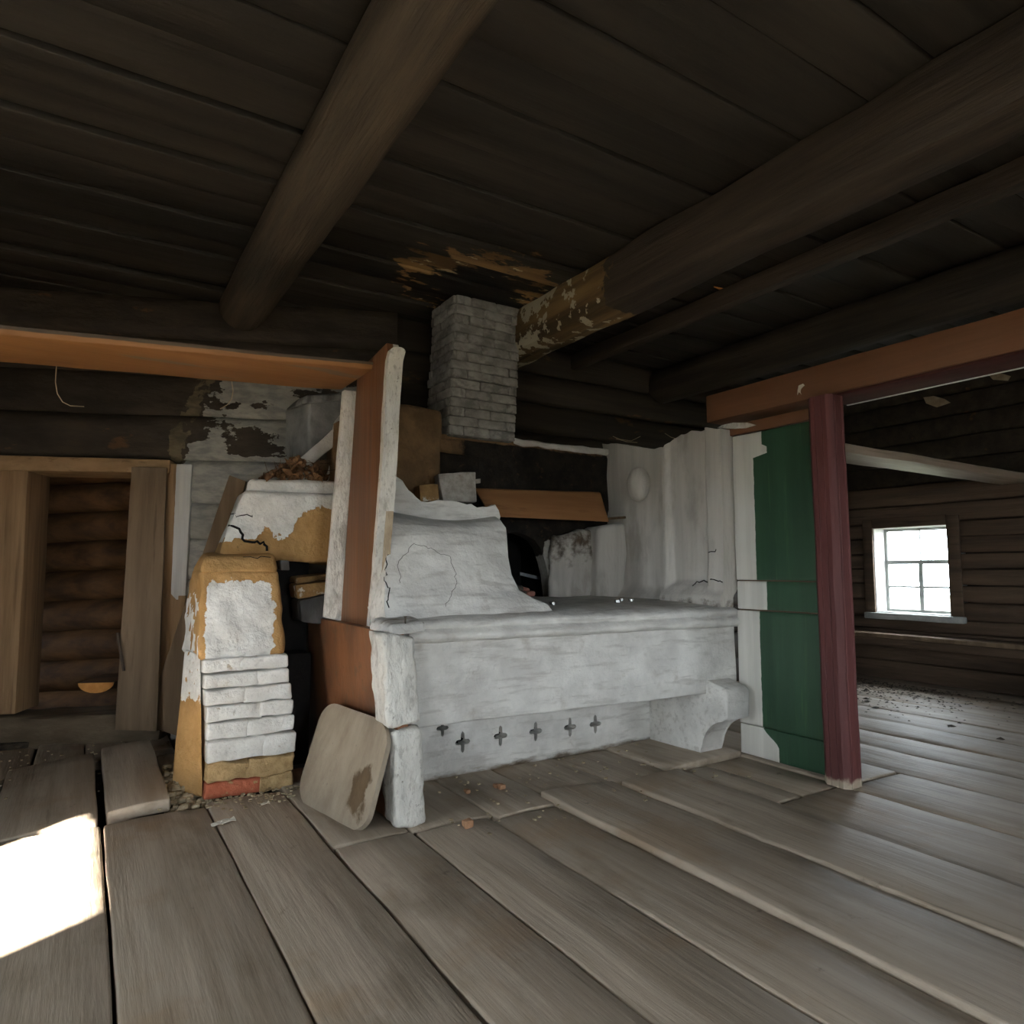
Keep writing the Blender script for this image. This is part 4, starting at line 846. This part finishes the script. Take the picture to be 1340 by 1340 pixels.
for i in range(nz_):
    for k in range(len(sec)): bm.faces.new((R[i][k], R[i][(k+1) % len(sec)], R[i+1][(k+1) % len(sec)], R[i+1][k]))
bm.faces.new(R[0][::-1]); bm.faces.new(R[-1])
o = obj('wooden_post', bm, 'maroon_paint', sharp=25, paint=dict(mask=lambda p: .75-p.z*5)); tag(o, 'dark red painted fluted wooden post beside the green panel', 'post')
rbm = thing('painted_beam', 'orange-brown painted beam above the dark red post', 'beam', (4.1, 1.5, 2.41))
bm = new(); rbox(bm, (3.97, -2.59, 2.41), (4.27, 3.56, 2.62), .15, .01, .006, 2.5); obj('shelf_board', bm, 'orange_paint_y', rbm)
bm = new(); rbox(bm, (3.985, -2.58, 2.392), (4.265, 2.62, 2.409), .3, .003, .001); obj('maroon_underside', bm, 'maroon_dark', rbm)
bm = new(); rbox(bm, (4.272, -2.58, 2.390), (4.290, 2.62, 2.402), .5, .002, .001); obj('white_batten', bm, 'window_white', rbm)
p = onx(1048, 510, 3.965); bm = new(); prism(bm, [p+Vector((0, a, b)) for a, b in ((.025, -.03), (.02, .0), (.012, .03), (-.02, .035), (-.03, .022), (-.012, .012), (.0, .0), (.002, -.02), (-.006, -.034), (.012, -.012))], (-.006, 0, 0)); obj('paper_scrap', bm, 'paper', rbm)

# ================================================================== RIGHT ROOM
bm = new(); rbox(bm, (4.05, 3.05, 2.20), (XR, 3.38, 2.272), .2, .012, .006, 2.5); o = obj('shelf_beam', bm, 'shelf_wood'); tag(o, 'pale wooden shelf beam crossing the right room to the window wall', 'beam')
bn = thing('wall_bench', 'long wooden bench along the brown log wall under the window', 'bench', (8.1, 3, 0))
bm = new(); rbox(bm, (7.93, -2.5, .50), (XR-.02, 5.38, .55), .3, .01, .005, 2); obj('seat', bm, 'grey_board', bn)
bm = new(); rbox(bm, (7.95, -2.5, .41), (7.99, 5.38, .498), .3, .008, .004, 2); obj('apron', bm, 'log_brown', bn)
for y_ in (-1.8, .6, 3.0, 5.1):
    bm = new(); rbox(bm, (8.0, y_, 0), (8.24, y_+.06, .498), .2, .008, .003); obj('leg', bm, 'log_brown', bn)
rng = random.Random(21)
bm = new()
for i in range(2400):
    x = rng.uniform(6.0, 7.9); y_ = 5.2-abs(rng.gauss(0, 1.0)); 
    if y_ < 2.2 or rng.random() > .25+.75*smooth01(x, 6.2, 7.4): continue
    s = rng.uniform(.004, .017)*(2.4 if rng.random() < .06 else 1); h = s*rng.uniform(.2, .6); c = Vector((x, y_, .006))
    v = [bm.verts.new(c+Vector((s*cos(a)*rng.uniform(.6, 1.3), s*sin(a)*rng.uniform(.6, 1.3), 0))) for a in [2*pi*k/5 for k in range(5)]]; t_ = bm.verts.new(c+Vector((0, 0, h)))
    for k in range(5): bm.faces.new((v[k], v[(k+1) % 5], t_))
    bm.faces.new(v[::-1])
o = obj('floor_litter', bm, 'soil', smooth=False); tag(o, 'scatter of dark soil and litter on the right room floor', 'litter', kind='stuff')
for i, (pts, lab) in enumerate(((((1208, 520), (1222, 518), (1236, 522), (1244, 527), (1226, 533), (1212, 528)), 'curled pale paper scrap hanging high on right wall, left one'), (((1290, 487), (1305, 487), (1322, 492), (1318, 498), (1300, 497)), 'curled pale paper scrap hanging high on right wall, right one'))):
    bm = new(); P_ = [onx(a, b, XR-.06) for a, b in pts]; P_ = [p+Vector((.04*noise.noise(p*7), 0, 0)) for p in P_]; prism(bm, P_, (.012, 0, 0), .003); o = obj('paper_scrap', bm, 'peel'); tag(o, lab, 'paper scrap')
    
# ================================================================== cracks in the plaster
from mathutils.bvhtree import BVHTree
def crack(o, pts, r):
    o0 = WL[o]; bv = BVHTree.FromPolygons([v.co+o0 for v in o.data.vertices], [p.vertices[:] for p in o.data.polygons]); P_ = []
    for (a, b), (c, d) in zip(pts[:-1], pts[1:]):
        n = max(2, int(math.hypot(c-a, d-b)/4))
        for i in range(n):
            t = i/n; jx, jy = (noise.noise(Vector((a*.3+i, b, .5)))*4, noise.noise(Vector((b*.3+i, a, .5)))*4) if i else (0, 0)
            h = bv.ray_cast(EYE, ray(a+(c-a)*t+jx, b+(d-b)*t+jy).normalized())
            if h[0] is not None: P_.append(h[0]+h[1]*.0)
    if len(P_) > 2:
        bm = new(); tube(bm, P_, r, 5); root = o.parent
        obj('crack', bm, 'black', root)
def kid(root, nm): return [c for c in root.children if c.name.split('.')[0] == nm][0]
sh_ = kid(stove, 'shoulder')
crack(sh_, ((524, 763), (521, 738), (542, 711), (569, 720), (589, 728), (598, 763), (581, 797)), .0015)
crack(sh_, ((506, 720), (505, 743), (503, 760), (509, 775), (508, 798)), .0035)
crack(kid(stove, 'pilaster'), ((906, 767), (912, 761), (930, 758), (942, 760), (948, 767)), .0045)
crack(kid(stove, 'pilaster'), ((927, 723), (936, 722), (942, 714)), .004)
crack(kid(pier, 'upper_body'), ((295, 687), (313, 692), (318, 700), (320, 708), (345, 709), (349, 715), (349, 726)), .0085)
crack(kid(pier, 'upper_body'), ((302, 673), (320, 674), (337, 676)), .0035)
crack(kid(pier, 'clay_cap'), ((318, 729), (340, 729), (367, 728)), .0035)
crack(kid(pier, 'lower_body'), ((313, 731), (318, 740), (330, 746)), .003)
for q in (((802, 571), (812, 575), (826, 577), (838, 571)), ((806, 574), (820, 578), (834, 579)), ((870, 567), (878, 572), (884, 574))):
    bm = new(); tube(bm, [ony(a, b, 4.62 if a < 860 else 3.98) for a, b in q], .003, 4); obj('straw', bm, 'peel', stove)
a = onz(934, 376, 3.472); b = onz(967, 385, 3.472); bm = new(); prism(bm, [a, a.lerp(b, .4)+Vector((0, .02, 0)), b, a.lerp(b, .45)+Vector((0, -.012, 0))], (0, 0, .012)); o = obj('wood_sliver', bm, 'fresh_cut'); tag(o, 'pale splinter of wood stuck under the dark ceiling boards', 'splinter')
# ================================================================== small debris
rng = random.Random(5)
for (px, py, s, lab) in ((611, 1037, .016, 'small tan pebble on floorboards, left of the two-pebble pair'), (656, 1032, .02, 'small tan pebble on floorboards under the clover strip'), (650, 1030, .016, 'small tan pebble touching a larger one under the clover strip'), (612, 1082, .026, 'brown chunk on the front floorboards right of the partition')):
    p = onz(px, py, .008); bm = new(); rbox(bm, p-Vector((s, s, .0)), p+Vector((s, s, s*1.4)), .02, .008, .008, 20, None, px); o = obj('pebble', bm, 'stone'); tag(o, lab, 'pebble', 'pebbles on the floor')
for (px, py, s, lab) in ((296, 1076, .035, 'torn white paper scrap on floorboards before the pier'), (284, 1080, .022, 'small white paper scrap left of the larger torn one'), (347, 1053, .018, 'white paper flake on floor in front of red brick')):
    p = onz(px, py, .012); bm = new(); f_ = lambda u, w_: p+Vector(((u-.5)*s*2.4, (w_-.5)*s*1.6, .004+.5*s*(u*u)*abs(sin(3*u+w_))))+nv(Vector((u, w_, s*40)), 2)*.006
    sheet(bm, f_, 5, 4, (0, 0, .002)); o = obj('paper_flake', bm, 'paper'); tag(o, lab, 'paper scrap')
bm = new()
for i in range(330):
    x = .49+.16*rng.random()+.03*rng.gauss(0, 1); y_ = 4.25+.75*rng.random(); s = rng.uniform(.008, .03); c = Vector((x, y_, -.06+.11*rng.random()*(.45+.55*smooth01(y_, 4.2, 4.7)))); rbox(bm, c-Vector((s, s, s*.6)), c+Vector((s, s, s*.6)), .5, s*.5, s*.4, 30, None, i)
o = obj('clay_rubble', bm, 'rubble', smooth=False); tag(o, 'heap of crumbled clay rubble in the floor gap left of the pier', 'rubble', kind='stuff')
bm = new()
for i in range(420):
    r = rng.random()
    if r < .4: x, y_ = rng.uniform(.62, 1.2), 4.25-abs(rng.gauss(0, .12))
    elif r < .7: x, y_ = rng.uniform(1.6, 3.6), rng.uniform(2.9, 3.9)
    else: x, y_ = rng.uniform(-.6, .6), rng.uniform(4.2, 6.2)
    s = rng.uniform(.003, .011); c = Vector((x, y_, .012)); rbox(bm, c-Vector((s, s, s*.4)), c+Vector((s, s*.8, s*.5)), .5, s*.4, s*.4, 40, None, i)
o = obj('floor_crumbs', bm, 'rubble', smooth=False); tag(o, 'pale plaster crumbs scattered on the floorboards around the stove', 'crumbs', kind='stuff')
